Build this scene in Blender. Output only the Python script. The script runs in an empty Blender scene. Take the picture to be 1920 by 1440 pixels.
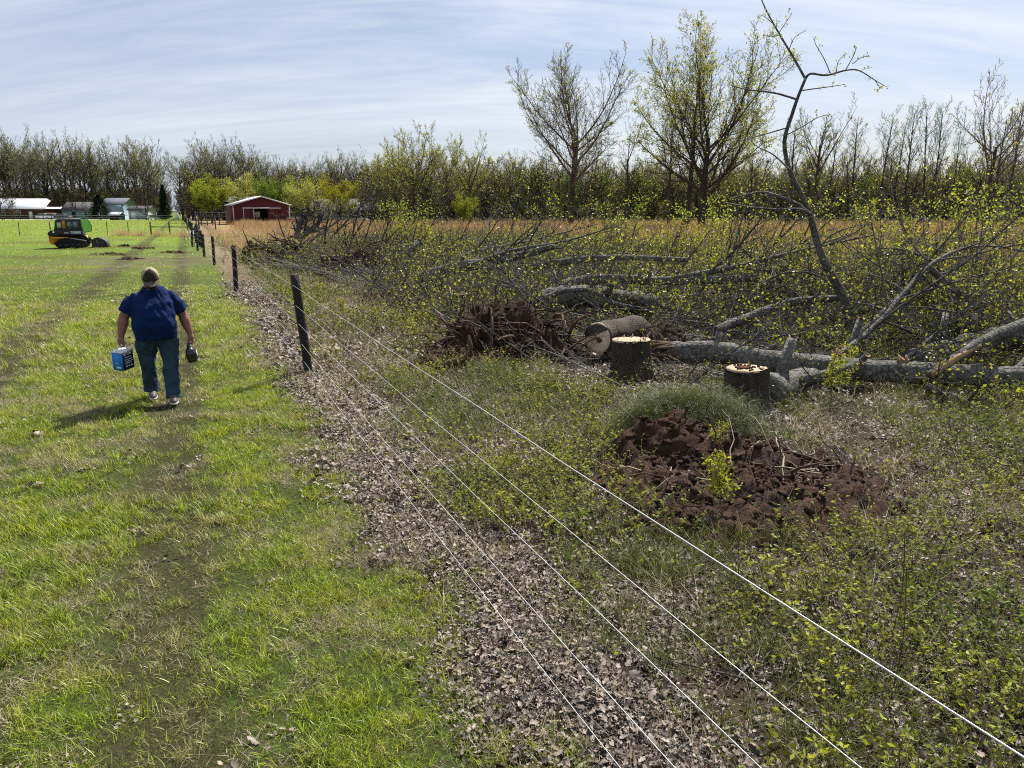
import bpy, bmesh, math, random
import numpy as np
from mathutils import Vector, Matrix, noise as mnoise
R = math.radians
rng = np.random.default_rng(11)
random.seed(7)
S = bpy.context.scene
COL = S.collection
# ------------------------------------------------------------------ camera, sky, sun, exposure
F = 1420.0; PITCH = R(12.9); CH = 2.4
cam = bpy.data.objects.new('camera', bpy.data.cameras.new('camera')); COL.objects.link(cam)
cam.location = (0, 0, CH); cam.rotation_euler = (R(90) - PITCH, 0, 0)
cam.data.sensor_width = 36; cam.data.lens = 36 * F / 1920; cam.data.clip_start = 0.05; cam.data.clip_end = 6000
S.camera = cam
SUN_EL = 50.0; SUN_AZ = (0.46, 0.89)          # towards the sun, in front and a little to the right
sv = Vector((SUN_AZ[0], SUN_AZ[1], 0)).normalized() * math.cos(R(SUN_EL)) + Vector((0, 0, math.sin(R(SUN_EL))))
sl = bpy.data.lights.new('sun', 'SUN'); sl.energy = 5.0; sl.angle = R(0.5); sl.color = (1, .95, .87)
so = bpy.data.objects.new('sun', sl); COL.objects.link(so); so.rotation_euler = sv.to_track_quat('Z', 'Y').to_euler()
W = bpy.data.worlds.new('World'); S.world = W; W.use_nodes = True
S.view_settings.view_transform = 'Standard'; S.view_settings.look = 'None'; S.view_settings.gamma = 1
S.view_settings.use_curve_mapping = False; S.view_settings.exposure = 1.0
S.render.engine = 'CYCLES'; S.cycles.use_denoising = False; S.cycles.pixel_filter_type = 'BLACKMAN_HARRIS'; S.cycles.filter_width = 1.05; S.cycles.sample_clamp_indirect = 4.0
S.cycles.max_bounces = 6; S.cycles.transparent_max_bounces = 6; S.cycles.diffuse_bounces = 3; S.cycles.glossy_bounces = 2

class NT:
    """small shader-node writer"""
    def __init__(s, tree): s.t = tree; s.n = tree.nodes; s.l = tree.links
    def put(s, sock, v):
        if isinstance(v, bpy.types.NodeSocket): s.l.new(v, sock)
        elif isinstance(v, (tuple, list)) and sock.type == 'RGBA' and len(v) == 3: sock.default_value = (*v, 1)
        else: sock.default_value = v
    def node(s, typ, props=None, **ins):
        n = s.n.new(typ)
        for k, v in (props or {}).items(): setattr(n, k, v)
        for k, v in ins.items():
            k2 = int(k[1:]) if k[0] == 'i' and k[1:].isdigit() else k.replace('_', ' ')
            s.put(n.inputs[k2], v)
        return n
    def math(s, op, a, b=0.0, c=None, clamp=False):
        n = s.n.new('ShaderNodeMath'); n.operation = op; n.use_clamp = clamp
        s.put(n.inputs[0], a); s.put(n.inputs[1], b)
        if c is not None: s.put(n.inputs[2], c)
        return n.outputs[0]
    def mix(s, f, a, b, mode='MIX'):
        n = s.n.new('ShaderNodeMix'); n.data_type = 'RGBA'; n.blend_type = mode
        s.put(n.inputs[0], f); s.put(n.inputs[6], a); s.put(n.inputs[7], b)
        return n.outputs[2]
    def ramp(s, f, lo, hi, a=0.0, b=1.0):
        n = s.n.new('ShaderNodeMapRange'); n.clamp = True
        s.put(n.inputs[0], f); s.put(n.inputs[1], lo); s.put(n.inputs[2], hi); s.put(n.inputs[3], a); s.put(n.inputs[4], b)
        return n.outputs[0]
    def noise(s, vec, scale, detail=2.0, rough=.55, dist=0.0, col=False):
        n = s.n.new('ShaderNodeTexNoise'); s.put(n.inputs['Vector'], vec)
        s.put(n.inputs['Scale'], scale); s.put(n.inputs['Detail'], detail); s.put(n.inputs['Roughness'], rough); s.put(n.inputs['Distortion'], dist)
        return n.outputs['Color' if col else 'Fac']
    def pos(s): return s.n.new('ShaderNodeNewGeometry').outputs['Position']
    def obj(s): return s.n.new('ShaderNodeTexCoord').outputs['Object']
    def attr(s, name): 
        n = s.n.new('ShaderNodeAttribute'); n.attribute_name = name; return n.outputs['Fac']
    def vmap(s, vec, sc=(1, 1, 1), rot=(0, 0, 0)):
        n = s.n.new('ShaderNodeMapping'); s.put(n.inputs[0], vec); n.inputs['Scale'].default_value = sc; n.inputs['Rotation'].default_value = rot
        return n.outputs[0]
    def sep(s, vec):
        n = s.n.new('ShaderNodeSeparateXYZ'); s.put(n.inputs[0], vec); return n.outputs
    def bump(s, h, strength=.5, dist=.02):
        n = s.n.new('ShaderNodeBump'); s.put(n.inputs['Height'], h); n.inputs['Strength'].default_value = strength; n.inputs['Distance'].default_value = dist
        return n.outputs[0]

# sky: Nishita with thin cirrus streaks
g = NT(W.node_tree); W.node_tree.nodes.clear()
sky = g.node('ShaderNodeTexSky', {'sky_type': 'NISHITA', 'sun_disc': False, 'sun_elevation': R(SUN_EL), 'sun_rotation': math.atan2(SUN_AZ[0], SUN_AZ[1]),
             'altitude': 100.0, 'air_density': 1.0, 'dust_density': 1.6, 'ozone_density': 1.2})
tc = g.n.new('ShaderNodeTexCoord').outputs['Generated']
x, y, z = g.sep(tc)
zz = g.math('ADD', g.math('MAXIMUM', z, 0.0), 0.30)
pl = g.node('ShaderNodeCombineXYZ', i0=g.math('DIVIDE', x, zz), i1=g.math('DIVIDE', y, zz), i2=0.0).outputs[0]
n1 = g.noise(g.vmap(pl, (0.50, 2.3, 1), (0, 0, R(20))), 1.25, 9, .62, 1.1)
n2 = g.noise(g.vmap(pl, (0.45, 1.3, 1), (0, 0, R(14))), .9, 3, .5, .4)
n3 = g.noise(g.vmap(pl, (0.8, 6.5, 1), (0, 0, R(26))), 1.7, 8, .7, 1.4)
cl = g.math('ADD', g.math('MULTIPLY', n1, .55), g.math('ADD', g.math('MULTIPLY', n2, .75), g.math('MULTIPLY', n3, .30)))
cl = g.ramp(cl, .70, 1.0)
cl = g.math('MULTIPLY', cl, g.ramp(z, -.02, .10, .55, 1.0))
base = g.mix(1.0, sky.outputs[0], (.93, .97, 1.08), 'MULTIPLY')
left = g.ramp(x, .15, -.6, .25, .8)
base = g.mix(left, base, (5.6, 6.3, 7.9))
skyc = g.mix(g.math('MULTIPLY', cl, g.ramp(x, -.6, .0, .5, .9)), base, (9.0, 9.5, 10.1))
bg = g.node('ShaderNodeBackground', Color=skyc, Strength=0.051)
g.l.new(bg.outputs[0], g.node('ShaderNodeOutputWorld').inputs[0])

# ------------------------------------------------------------------ pixel -> place
cp, sp = math.cos(PITCH), math.sin(PITCH)
def ray(px, py):
    a = (px - 960) / F; b = (py - 720) / F
    return Vector((a, cp - b * sp, -sp - b * cp))
def G(px, py, z=0.0):
    d = ray(px, py); t = (z - CH) / d.z
    return Vector((0, 0, CH)) + d * t
def PD(px, py, Y):
    d = ray(px, py); return Vector((0, 0, CH)) + d * (Y / d.y)
def XD(px, D):                                   # ground point in the column px at distance D
    d = ray(px, 400); return Vector((d.x * D / d.y, D, 0))
def top_h(py, D): return PD(960, py, D).z
FX, FDX, FDY = 1.66, -.389, .921                 # the wire fence: through (FX, 0), direction (FDX, FDY)
def UV(x, y): return (x - FX) * FDY - y * FDX, (x - FX) * FDX + y * FDY
def fromUV(u, v): return FX + u * FDY + v * FDX, -u * FDX + v * FDY

# ------------------------------------------------------------------ value noise for placing things
_lat = np.random.default_rng(5).random((8, 256, 256))
def vn(x, y, sc, k=0):
    x = np.asarray(x, float) / sc + 101.3; y = np.asarray(y, float) / sc + 57.1
    xi = np.floor(x).astype(int); yi = np.floor(y).astype(int); fx = x - xi; fy = y - yi
    fx = fx * fx * (3 - 2 * fx); fy = fy * fy * (3 - 2 * fy); L = _lat[k]
    a = L[xi % 256, yi % 256]; b = L[(xi + 1) % 256, yi % 256]; c = L[xi % 256, (yi + 1) % 256]; d = L[(xi + 1) % 256, (yi + 1) % 256]
    return (a * (1 - fx) + b * fx) * (1 - fy) + (c * (1 - fx) + d * fx) * fy
def fbm(x, y, sc, k=0, o=3): return sum(vn(x, y, sc / 2 ** i, (k + i) % 8) * .5 ** i for i in range(o)) / sum(.5 ** i for i in range(o))
def sm(a, b, x): t = np.clip((np.asarray(x, float) - a) / (b - a), 0, 1); return t * t * (3 - 2 * t)
def H(x, y):
    """height of the ground"""
    x = np.asarray(x, float); y = np.asarray(y, float)
    u = (x - FX) * FDY - y * FDX
    h = (fbm(x, y, 6, 2) - .5) * .10 + (fbm(x, y, .9, 1) - .5) * .035
    h = h + (fbm(x, y, .28, 5, 2) - .5) * .03 + sm(1.0, 3.5, u) * ((fbm(x, y, 1.6, 4) - .5) * .20)
    for c, hw in ((-1.9, .32), (-4.45, .36)):
        h = h - .035 * np.exp(-((u - c) / hw) ** 4)
    return h * sm(260, 90, np.hypot(x, y))
def hz(x, y): return float(H(x, y))

# ------------------------------------------------------------------ mesh making
def mesh_np(name, V, Q=None, T=None, mats=(), mi=None, smooth=True, attrs=None):
    V = np.asarray(V, np.float32).reshape(-1, 3)
    Q = np.zeros((0, 4), int) if Q is None or len(Q) == 0 else np.asarray(Q, int); T = np.zeros((0, 3), int) if T is None or len(T) == 0 else np.asarray(T, int)
    m = bpy.data.meshes.new(name); m.vertices.add(len(V)); m.vertices.foreach_set('co', V.ravel())
    nl = Q.size + T.size; m.loops.add(nl); m.loops.foreach_set('vertex_index', np.concatenate([Q.ravel(), T.ravel()]).astype(np.int32))
    st = np.concatenate([np.arange(len(Q)) * 4, Q.size + np.arange(len(T)) * 3]).astype(np.int32)
    m.polygons.add(len(st)); m.polygons.foreach_set('loop_start', st)
    if smooth: m.polygons.foreach_set('use_smooth', np.ones(len(st), bool))
    if mi is not None: m.polygons.foreach_set('material_index', np.asarray(mi, np.int32))
    for k, v in (attrs or {}).items():
        a = m.attributes.new(k, 'FLOAT', 'POINT'); a.data.foreach_set('value', np.asarray(v, np.float32))
    m.update(calc_edges=True); m.validate()
    for x_ in mats: m.materials.append(x_)
    return m

class MB:
    """collects boxes, bars, tubes, lofts for one mesh"""
    def __init__(s): s.V = []; s.Q = []; s.T = []; s.n = 0; s.mq = []; s.mt = []; s.at = []; s.m = 0
    def add(s, V, Q=None, T=None, tint=None):
        V = np.asarray(V, float).reshape(-1, 3); s.V.append(V)
        if Q is not None and len(Q): s.Q.append(np.asarray(Q, int) + s.n); s.mq += [s.m] * len(Q)
        if T is not None and len(T): s.T.append(np.asarray(T, int) + s.n); s.mt += [s.m] * len(T)
        s.at.append(np.full(len(V), .5) if tint is None else np.broadcast_to(tint, (len(V),)))
        s.n += len(V); return s
    def box(s, x0, x1, y0, y1, z0, z1):
        V = [(x, y, z) for z in (z0, z1) for y in (y0, y1) for x in (x0, x1)]
        return s.add(V, [(0, 2, 3, 1), (4, 5, 7, 6), (0, 1, 5, 4), (2, 6, 7, 3), (0, 4, 6, 2), (1, 3, 7, 5)])
    def bar(s, a, b, w, h=None, up=(0, 0, 1)):
        a, b = Vector(a), Vector(b); h = h or w; d = (b - a).normalized(); r = d.cross(Vector(up))
        if r.length < 1e-3: r = d.cross(Vector((1, 0, 0)))
        r.normalize(); t = r.cross(d)
        V = [p + r * (sx * w / 2) + t * (sz * h / 2) for p in (a, b) for sz in (-1, 1) for sx in (-1, 1)]
        return s.add(V, [(0, 2, 3, 1), (4, 5, 7, 6), (0, 1, 5, 4), (2, 6, 7, 3), (0, 4, 6, 2), (1, 3, 7, 5)])
    def prism(s, pts, y0, y1):
        """polygon in x,z (counter-clockwise seen from -y) extruded along y"""
        n = len(pts); V = [(p[0], y0, p[1]) for p in pts] + [(p[0], y1, p[1]) for p in pts]
        s.add(V, [(i, (i + 1) % n, (i + 1) % n + n, i + n) for i in range(n)])
        c0 = (sum(p[0] for p in pts) / n, y0, sum(p[1] for p in pts) / n)
        tri = [(i, n, (i + 1) % n) for i in range(n)]
        s.add([(p[0], y0, p[1]) for p in pts] + [c0], None, [(i, (i + 1) % n, n)[::-1] for i in range(n)])
        s.add([(p[0], y1, p[1]) for p in pts] + [(c0[0], y1, c0[2])], None, [(i, (i + 1) % n, n) for i in range(n)])
        return s
    def tube(s, P, r, k=8, cap=True, tint=None, noise=0.0, seed=0):
        P = np.asarray([tuple(p) for p in P], float); n = len(P); r = np.broadcast_to(np.asarray(r, float), (n,))
        V, Q = tube_arrays(P[None], r[None], k)
        if noise:
            c = np.repeat(P, k, 0); rr = np.random.default_rng(seed); a = np.arange(k) / k * 2 * np.pi
            f = 1 + noise * (np.sin(3 * a[None] + rr.random() * 6 + np.arange(n)[:, None] * .3) * .4 + np.cumsum(rr.normal(0, .25, (n, k)), 0) * .25 + rr.normal(0, .35, (n, k)))
            V = c + (V - c) * f.reshape(-1, 1)
        T = None
        if cap:
            V = np.vstack([V, P[:1], P[-1:]]); e = n * k
            T = [(e, (i + 1) % k, i) for i in range(k)] + [(e + 1, (n - 1) * k + i, (n - 1) * k + (i + 1) % k) for i in range(k)]
        return s.add(V, Q, T, tint)
    def ball(s, c, r, u=12, v=8, noise=0.0, seed=0):
        c = np.array(c, float); r = np.broadcast_to(np.asarray(r, float), (3,))
        rr = np.random.default_rng(seed); V = [(0, 0, 1)]
        for j in range(1, v):
            for i in range(u): V.append((math.sin(math.pi * j / v) * math.cos(2 * math.pi * i / u), math.sin(math.pi * j / v) * math.sin(2 * math.pi * i / u), math.cos(math.pi * j / v)))
        V.append((0, 0, -1)); V = np.array(V)
        if noise: V = V * (1 + rr.normal(0, noise, (len(V), 1)))
        Q = [(1 + (j - 1) * u + i, 1 + j * u + i, 1 + j * u + (i + 1) % u, 1 + (j - 1) * u + (i + 1) % u) for j in range(1, v - 1) for i in range(u)]
        e = len(V) - 1; T = [(0, 1 + i, 1 + (i + 1) % u) for i in range(u)] + [(e, 1 + (v - 2) * u + (i + 1) % u, 1 + (v - 2) * u + i) for i in range(u)]
        return s.add(c + V * r, Q, T)
    def loft(s, secs, k=20):
        """secs: (cx, cy, cz, a, b, power) stacked ellipse-like sections"""
        V = []
        for (cx, cy, cz, a, b, *pw) in secs:
            p = pw[0] if pw else 2.0
            for i in range(k):
                t = 2 * math.pi * i / k; c, q = math.cos(t), math.sin(t)
                V.append((cx + a * math.copysign(abs(c) ** (2 / p), c), cy + b * math.copysign(abs(q) ** (2 / p), q), cz))
        n = len(secs); Q = [(j * k + i, j * k + (i + 1) % k, (j + 1) * k + (i + 1) % k, (j + 1) * k + i) for j in range(n - 1) for i in range(k)]
        V += [secs[0][:3], secs[-1][:3]]; e = n * k
        T = [(e, (i + 1) % k, i) for i in range(k)] + [(e + 1, (n - 1) * k + i, (n - 1) * k + (i + 1) % k) for i in range(k)]
        return s.add(V, Q, T)
    def mesh(s, name, mats, smooth=False):
        return mesh_np(name, np.vstack(s.V), np.vstack(s.Q) if s.Q else None, np.vstack(s.T) if s.T else None, mats if isinstance(mats, (list, tuple)) else [mats],
                       s.mq + s.mt, smooth, {'tint': np.concatenate(s.at)})
    def build(s, name, mats, parent=None, smooth=False): return obj(name, s.mesh(name, mats, smooth), parent)

def tube_arrays(P, r, k):
    """P (M,N,3), r (M,N) -> verts, quads for M tubes at once"""
    M, N, _ = P.shape
    T = np.gradient(P, axis=1) if N > 2 else np.repeat((P[:, 1:] - P[:, :1]), 2, 1)
    T = T / (np.linalg.norm(T, axis=2, keepdims=True) + 1e-9)
    mean = P[:, -1] - P[:, 0]; ref = np.where(np.abs(mean[:, 2:3]) > .8 * np.linalg.norm(mean, axis=1, keepdims=True), [[1., 0, 0]], [[0, 0, 1.]])[:, None, :]
    U = ref - T * (T * ref).sum(2, keepdims=True); U /= (np.linalg.norm(U, axis=2, keepdims=True) + 1e-9); Wv = np.cross(T, U)
    a = np.arange(k) / k * 2 * np.pi
    V = P[:, :, None, :] + r[:, :, None, None] * (np.cos(a)[None, None, :, None] * U[:, :, None, :] + np.sin(a)[None, None, :, None] * Wv[:, :, None, :])
    idx = np.arange(M * N * k).reshape(M, N, k)
    A = idx[:, :-1]; B = idx[:, 1:]
    Q = np.stack([A, np.roll(A, -1, 2), np.roll(B, -1, 2), B], -1).reshape(-1, 4)
    return V.reshape(-1, 3), Q

def obj(name, me, parent=None):
    o = bpy.data.objects.new(name, me); COL.objects.link(o)
    if parent is not None: o.parent = parent
    return o
def tag(o, label=None, cat=None, group=None, kind=None):
    if label: o['label'] = label
    if cat: o['category'] = cat
    if group: o['group'] = group
    if kind: o['kind'] = kind
    return o
def thing(name, label, cat, loc=(0, 0, 0), rz=0.0, group=None, scale=1.0):
    o = bpy.data.objects.new(name, None); COL.objects.link(o); o.location = loc; o.rotation_euler = (0, 0, rz); o.scale = (scale,) * 3
    o.empty_display_size = .2
    return tag(o, label, cat, group)
def dup(root, loc, rz=0.0, scale=1.0, label=None, group=None, tilt=(0, 0)):
    def cp_(o, par):
        c = o.copy(); COL.objects.link(c); c.parent = par
        for ch in kids.get(o, ()): cp_(ch, c)
        return c
    r = cp_(root, None); r.location = loc; r.rotation_euler = (tilt[0], tilt[1], rz); r.scale = (scale,) * 3 if not isinstance(scale, (tuple, list)) else scale
    if label: r['label'] = label
    if group: r['group'] = group
    return r
kids = {}
def note_kids():
    kids.clear()
    for o in COL.objects:
        if o.parent: kids.setdefault(o.parent, []).append(o)

# ------------------------------------------------------------------ materials
def mat(name, fn):
    m = bpy.data.materials.new(name); m.use_nodes = True; m.node_tree.nodes.clear(); t = NT(m.node_tree)
    sh = fn(t); t.l.new(sh, t.node('ShaderNodeOutputMaterial').inputs[0]); return m
def princ(t, col, rough=.7, spec=.3, nrm=None, metal=0.0, **kw):
    n = t.node('ShaderNodeBsdfPrincipled', None, Base_Color=col, Roughness=rough, Metallic=metal)
    t.put(n.inputs['Specular IOR Level'], spec)
    for k, v in kw.items(): t.put(n.inputs[k.replace('_', ' ')], v)
    if nrm is not None: t.l.new(nrm, n.inputs['Normal'])
    return n.outputs[0]
def plain(name, col, rough=.6, spec=.3, metal=0.0, var=.12, sc=8.0, bump=0.0):
    def f(t):
        n = t.noise(t.obj(), sc, 4); c = t.mix(1.0, col, t.mix(n, (1 - var * 2,) * 3, (1 + var,) * 3), 'MULTIPLY')
        return princ(t, c, rough, spec, t.bump(n, bump) if bump else None, metal)
    return mat(name, f)
def leafy(name, colfn, trans=.45, rough=.5, spec=.25, tr_gain=1.15):
    """thin leaf or blade: reflects and lets light through"""
    def f(t):
        c = colfn(t); a = princ(t, c, rough, spec)
        tc_ = t.mix(1.0, c, (tr_gain * 1.08, tr_gain, tr_gain * .55), 'MULTIPLY')
        b = t.node('ShaderNodeBsdfTranslucent', None, Color=tc_).outputs[0]
        m = t.n.new('ShaderNodeMixShader'); m.inputs[0].default_value = trans; t.l.new(a, m.inputs[1]); t.l.new(b, m.inputs[2]); return m.outputs[0]
    return mat(name, f)
def rnd(t): return t.n.new('ShaderNodeObjectInfo').outputs['Random']
def ucoord(t):
    x, y, z = t.sep(t.pos()); return t.math('SUBTRACT', t.math('MULTIPLY', t.math('SUBTRACT', x, FX), FDY), t.math('MULTIPLY', y, FDX)), y
def trackmask(t):
    """worn wheel tracks beside the fence"""
    u, y = ucoord(t); p = t.pos(); w = t.math('MULTIPLY', t.math('SUBTRACT', t.noise(p, 1.7, 3), .5), .5); u = t.math('ADD', u, w)
    m = None
    for c, hw in ((-1.85, .30), (-4.45, .42)):
        d = t.math('ABSOLUTE', t.math('SUBTRACT', u, c)); k = t.ramp(d, hw + .12, hw - .12); m = k if m is None else t.math('MAXIMUM', m, k)
    return m
def grasscol(t):
    p = t.pos(); a = t.attr('tint'); big = t.noise(p, .55, 3, .6); sm_ = t.noise(p, 2.6, 2, .6)
    green = t.mix(t.math('POWER', a, 1.25), (.012, .038, .002), (.37, .50, .030))
    green = t.mix(t.ramp(sm_, .35, .7), green, t.mix(1.0, green, (1.5, 1.22, .8), 'MULTIPLY'))
    straw = t.mix(a, (.16, .13, .06), (.56, .51, .31))
    s = t.math('ADD', t.math('ADD', t.ramp(t.noise(p, 1.3, 4, .65), .45, .75, 0, .38), t.math('MULTIPLY', trackmask(t), .10)), t.math('MULTIPLY', rnd(t), .20))
    k = t.ramp(t.math('ADD', s, t.math('MULTIPLY', t.noise(p, 45, 1), .55)), .50, .72)
    return t.mix(k, green, straw)
M = {}
M['grass'] = leafy('grass_blades', grasscol, .36, .40, .40, 1.35)
M['straw'] = leafy('dead_grass', lambda t: t.mix(t.attr('tint'), (.06, .042, .024), (.62, .53, .36)), .25, .55, .3, 1.0)
M['wgrass'] = leafy('wild_grass', lambda t: t.mix(t.attr('tint'), (.014, .024, .006), (.18, .22, .045)), .4, .45, .3, 1.2)
def sedge(t):
    p = t.pos(); a = t.attr('tint'); c = t.mix(a, (.18, .105, .062), (.52, .36, .24)); n = t.noise(p, .12, 3)
    c = t.mix(t.ramp(n, .52, .66), c, t.mix(a, (.16, .10, .07), (.42, .30, .22)))
    return t.mix(t.ramp(t.noise(p, .23, 2), .62, .7), c, t.mix(a, (.10, .13, .03), (.26, .26, .07)))
M['sedge'] = leafy('broomsedge', sedge, .35, .6, .2, 1.0)
M['pinksedge'] = leafy('pale_sedge', lambda t: t.mix(t.attr('tint'), (.30, .19, .12), (.66, .50, .36)), .35, .6, .2, 1.0)
def litter(t):
    c = t.mix(t.math('POWER', t.attr('tint'), 1.9), (.013, .009, .007), (.33, .265, .22)); c = t.mix(t.ramp(rnd(t), .85, 1, 0, .8), c, (.38, .31, .26)); return c
M['litter'] = leafy('dry_leaf', litter, .12, .55, .30, 1.0)
M['weed'] = leafy('weed_leaf', lambda t: t.mix(t.ramp(t.noise(t.pos(), .9, 2), .4, .65), t.mix(t.attr('tint'), (.018, .034, .006), (.20, .27, .045)), t.mix(t.attr('tint'), (.04, .05, .008), (.40, .42, .05))), .40, .6, .2, 1.25)
M['bud'] = leafy('young_leaf', lambda t: t.mix(t.attr('tint'), (.14, .17, .016), (.36, .38, .045)), .5, .45, .3, 1.15)
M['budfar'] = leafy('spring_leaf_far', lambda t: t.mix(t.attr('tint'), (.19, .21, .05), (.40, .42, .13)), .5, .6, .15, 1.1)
M['budgreen'] = leafy('spring_leaf_green', lambda t: t.mix(t.attr('tint'), (.05, .09, .012), (.13, .21, .025)), .5, .6, .15, 1.2)
M['budyellow'] = leafy('spring_leaf_yellow', lambda t: t.mix(t.attr('tint'), (.12, .155, .014), (.29, .33, .035)), .5, .6, .15, 1.1)
M['budorange'] = leafy('spring_leaf_orange', lambda t: t.mix(t.attr('tint'), (.15, .16, .014), (.34, .33, .03)), .5, .6, .15, 1.1)
M['budred'] = leafy('red_bud', lambda t: t.mix(t.attr('tint'), (.10, .062, .045), (.20, .13, .09)), .4, .6, .15, 1.0)
M['needle'] = leafy('conifer_needle', lambda t: t.mix(t.attr('tint'), (.008, .02, .009), (.03, .05, .02)), .15, .6, .2, 1.0)
def bark(dark, light, sc=14.0, bs=.7, stretch=.22):
    def f(t):
        p = t.vmap(t.obj(), (1, 1, 1)); n = t.noise(p, sc, 6, .65, .6); n2 = t.noise(p, 2.3, 3); v = t.node('ShaderNodeTexVoronoi', {'feature': 'DISTANCE_TO_EDGE'}, Vector=p, Scale=sc * 1.2).outputs[0]
        h = t.math('ADD', n, t.math('MULTIPLY', t.math('MINIMUM', v, .25), 1.2))
        c = t.mix(t.ramp(h, .35, .85), dark, light); c = t.mix(t.ramp(n2, .4, .7, 0, .5), c, tuple(q * 1.35 for q in light))
        return princ(t, c, .85, .2, t.bump(h, bs, .03))
    return f
M['bark'] = mat('grey_bark', bark((.008, .007, .006), (.14, .135, .12), 11, 1.0))
M['twigdark'] = mat('dark_twig_bark', bark((.008, .007, .006), (.10, .095, .085)))
M['barkpale'] = mat('pale_bark', bark((.035, .032, .028), (.22, .21, .19), 18))
M['stumpbark'] = mat('brown_bark', bark((.012, .009, .007), (.085, .068, .052), 26, 1.0))
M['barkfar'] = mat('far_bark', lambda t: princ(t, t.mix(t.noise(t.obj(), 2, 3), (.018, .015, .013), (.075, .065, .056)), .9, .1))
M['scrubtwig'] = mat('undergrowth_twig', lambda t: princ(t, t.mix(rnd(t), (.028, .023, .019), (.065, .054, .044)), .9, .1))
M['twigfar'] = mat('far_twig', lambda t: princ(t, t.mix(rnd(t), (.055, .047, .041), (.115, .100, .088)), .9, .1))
M['rawwood'] = mat('torn_wood', lambda t: princ(t, t.mix(t.noise(t.vmap(t.obj(), (1, 1, 6)), 14, 4), (.16, .085, .04), (.42, .28, .16)), .8, .2, t.bump(t.noise(t.obj(), 40, 3), .6, .01)))
M['root'] = mat('root_bark', lambda t: princ(t, t.mix(t.noise(t.obj(), 12, 4), (.020, .012, .009), (.15, .095, .065)), .9, .15, t.bump(t.noise(t.obj(), 40, 3), .6, .01)))
def soilf(t):
    p = t.obj(); n = t.noise(p, 9, 6, .65); m_ = t.noise(p, 45, 4, .6)
    c = t.mix(t.ramp(n, .3, .72), (.010, .006, .004), (.080, .042, .027)); c = t.mix(t.ramp(m_, .60, .75, 0, .5), c, (.105, .062, .04))
    return princ(t, c, .95, .15, t.bump(t.math('ADD', n, m_), 1.0, .03))
M['darksoil'] = mat('dark_root_soil', lambda t: princ(t, t.mix(t.noise(t.obj(), 9, 6, .65), (.010, .006, .005), (.055, .034, .024)), .95, .1, t.bump(t.noise(t.obj(), 30, 4), 1.0, .03)))
M['soil'] = mat('red_brown_soil', soilf)
def woodface(t):
    x, y, z = t.sep(t.obj()); r = t.math('SQRT', t.math('ADD', t.math('MULTIPLY', x, x), t.math('MULTIPLY', y, y)))
    r = t.math('ADD', r, t.math('MULTIPLY', t.noise(t.obj(), 9, 3), .03)); ring = t.math('SINE', t.math('MULTIPLY', r, 420.0))
    c = t.mix(t.math('ADD', t.math('MULTIPLY', ring, .22), .5), (.30, .20, .12), (.50, .38, .26)); c = t.mix(t.ramp(t.noise(t.obj(), 16, 4), .55, .72, 0, .7), c, (.30, .17, .09))
    return princ(t, c, .8, .2, t.bump(t.noise(t.vmap(t.obj(), (1, 6, 1)), 30, 3), .5, .01))
M['cut'] = mat('sawn_wood', woodface)
M['cutpale'] = mat('fresh_sawn_wood', lambda t: princ(t, t.mix(t.noise(t.obj(), 12, 5), (.50, .36, .24), (.74, .60, .44)), .8, .2, t.bump(t.noise(t.vmap(t.obj(), (1, 6, 1)), 30, 3), .5, .01)))
M['heart'] = mat('rotten_heart', lambda t: princ(t, t.mix(t.noise(t.obj(), 30, 4), (.03, .012, .006), (.13, .05, .02)), .95, .1, t.bump(t.noise(t.obj(), 40, 4), 1, .02)))
M['post'] = plain('weathered_post', (.032, .028, .026), .85, .2, 0, .35, 30, .6)
M['wire'] = plain('galvanised_wire', (.55, .55, .55), .5, .5, .3, .1, 3)
M['steel'] = plain('galvanised_steel', (.40, .41, .42), .45, .5, .6, .1, 3)
M['oldwood'] = plain('old_rail_wood', (.10, .082, .066), .9, .1, 0, .3, 6)
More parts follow.
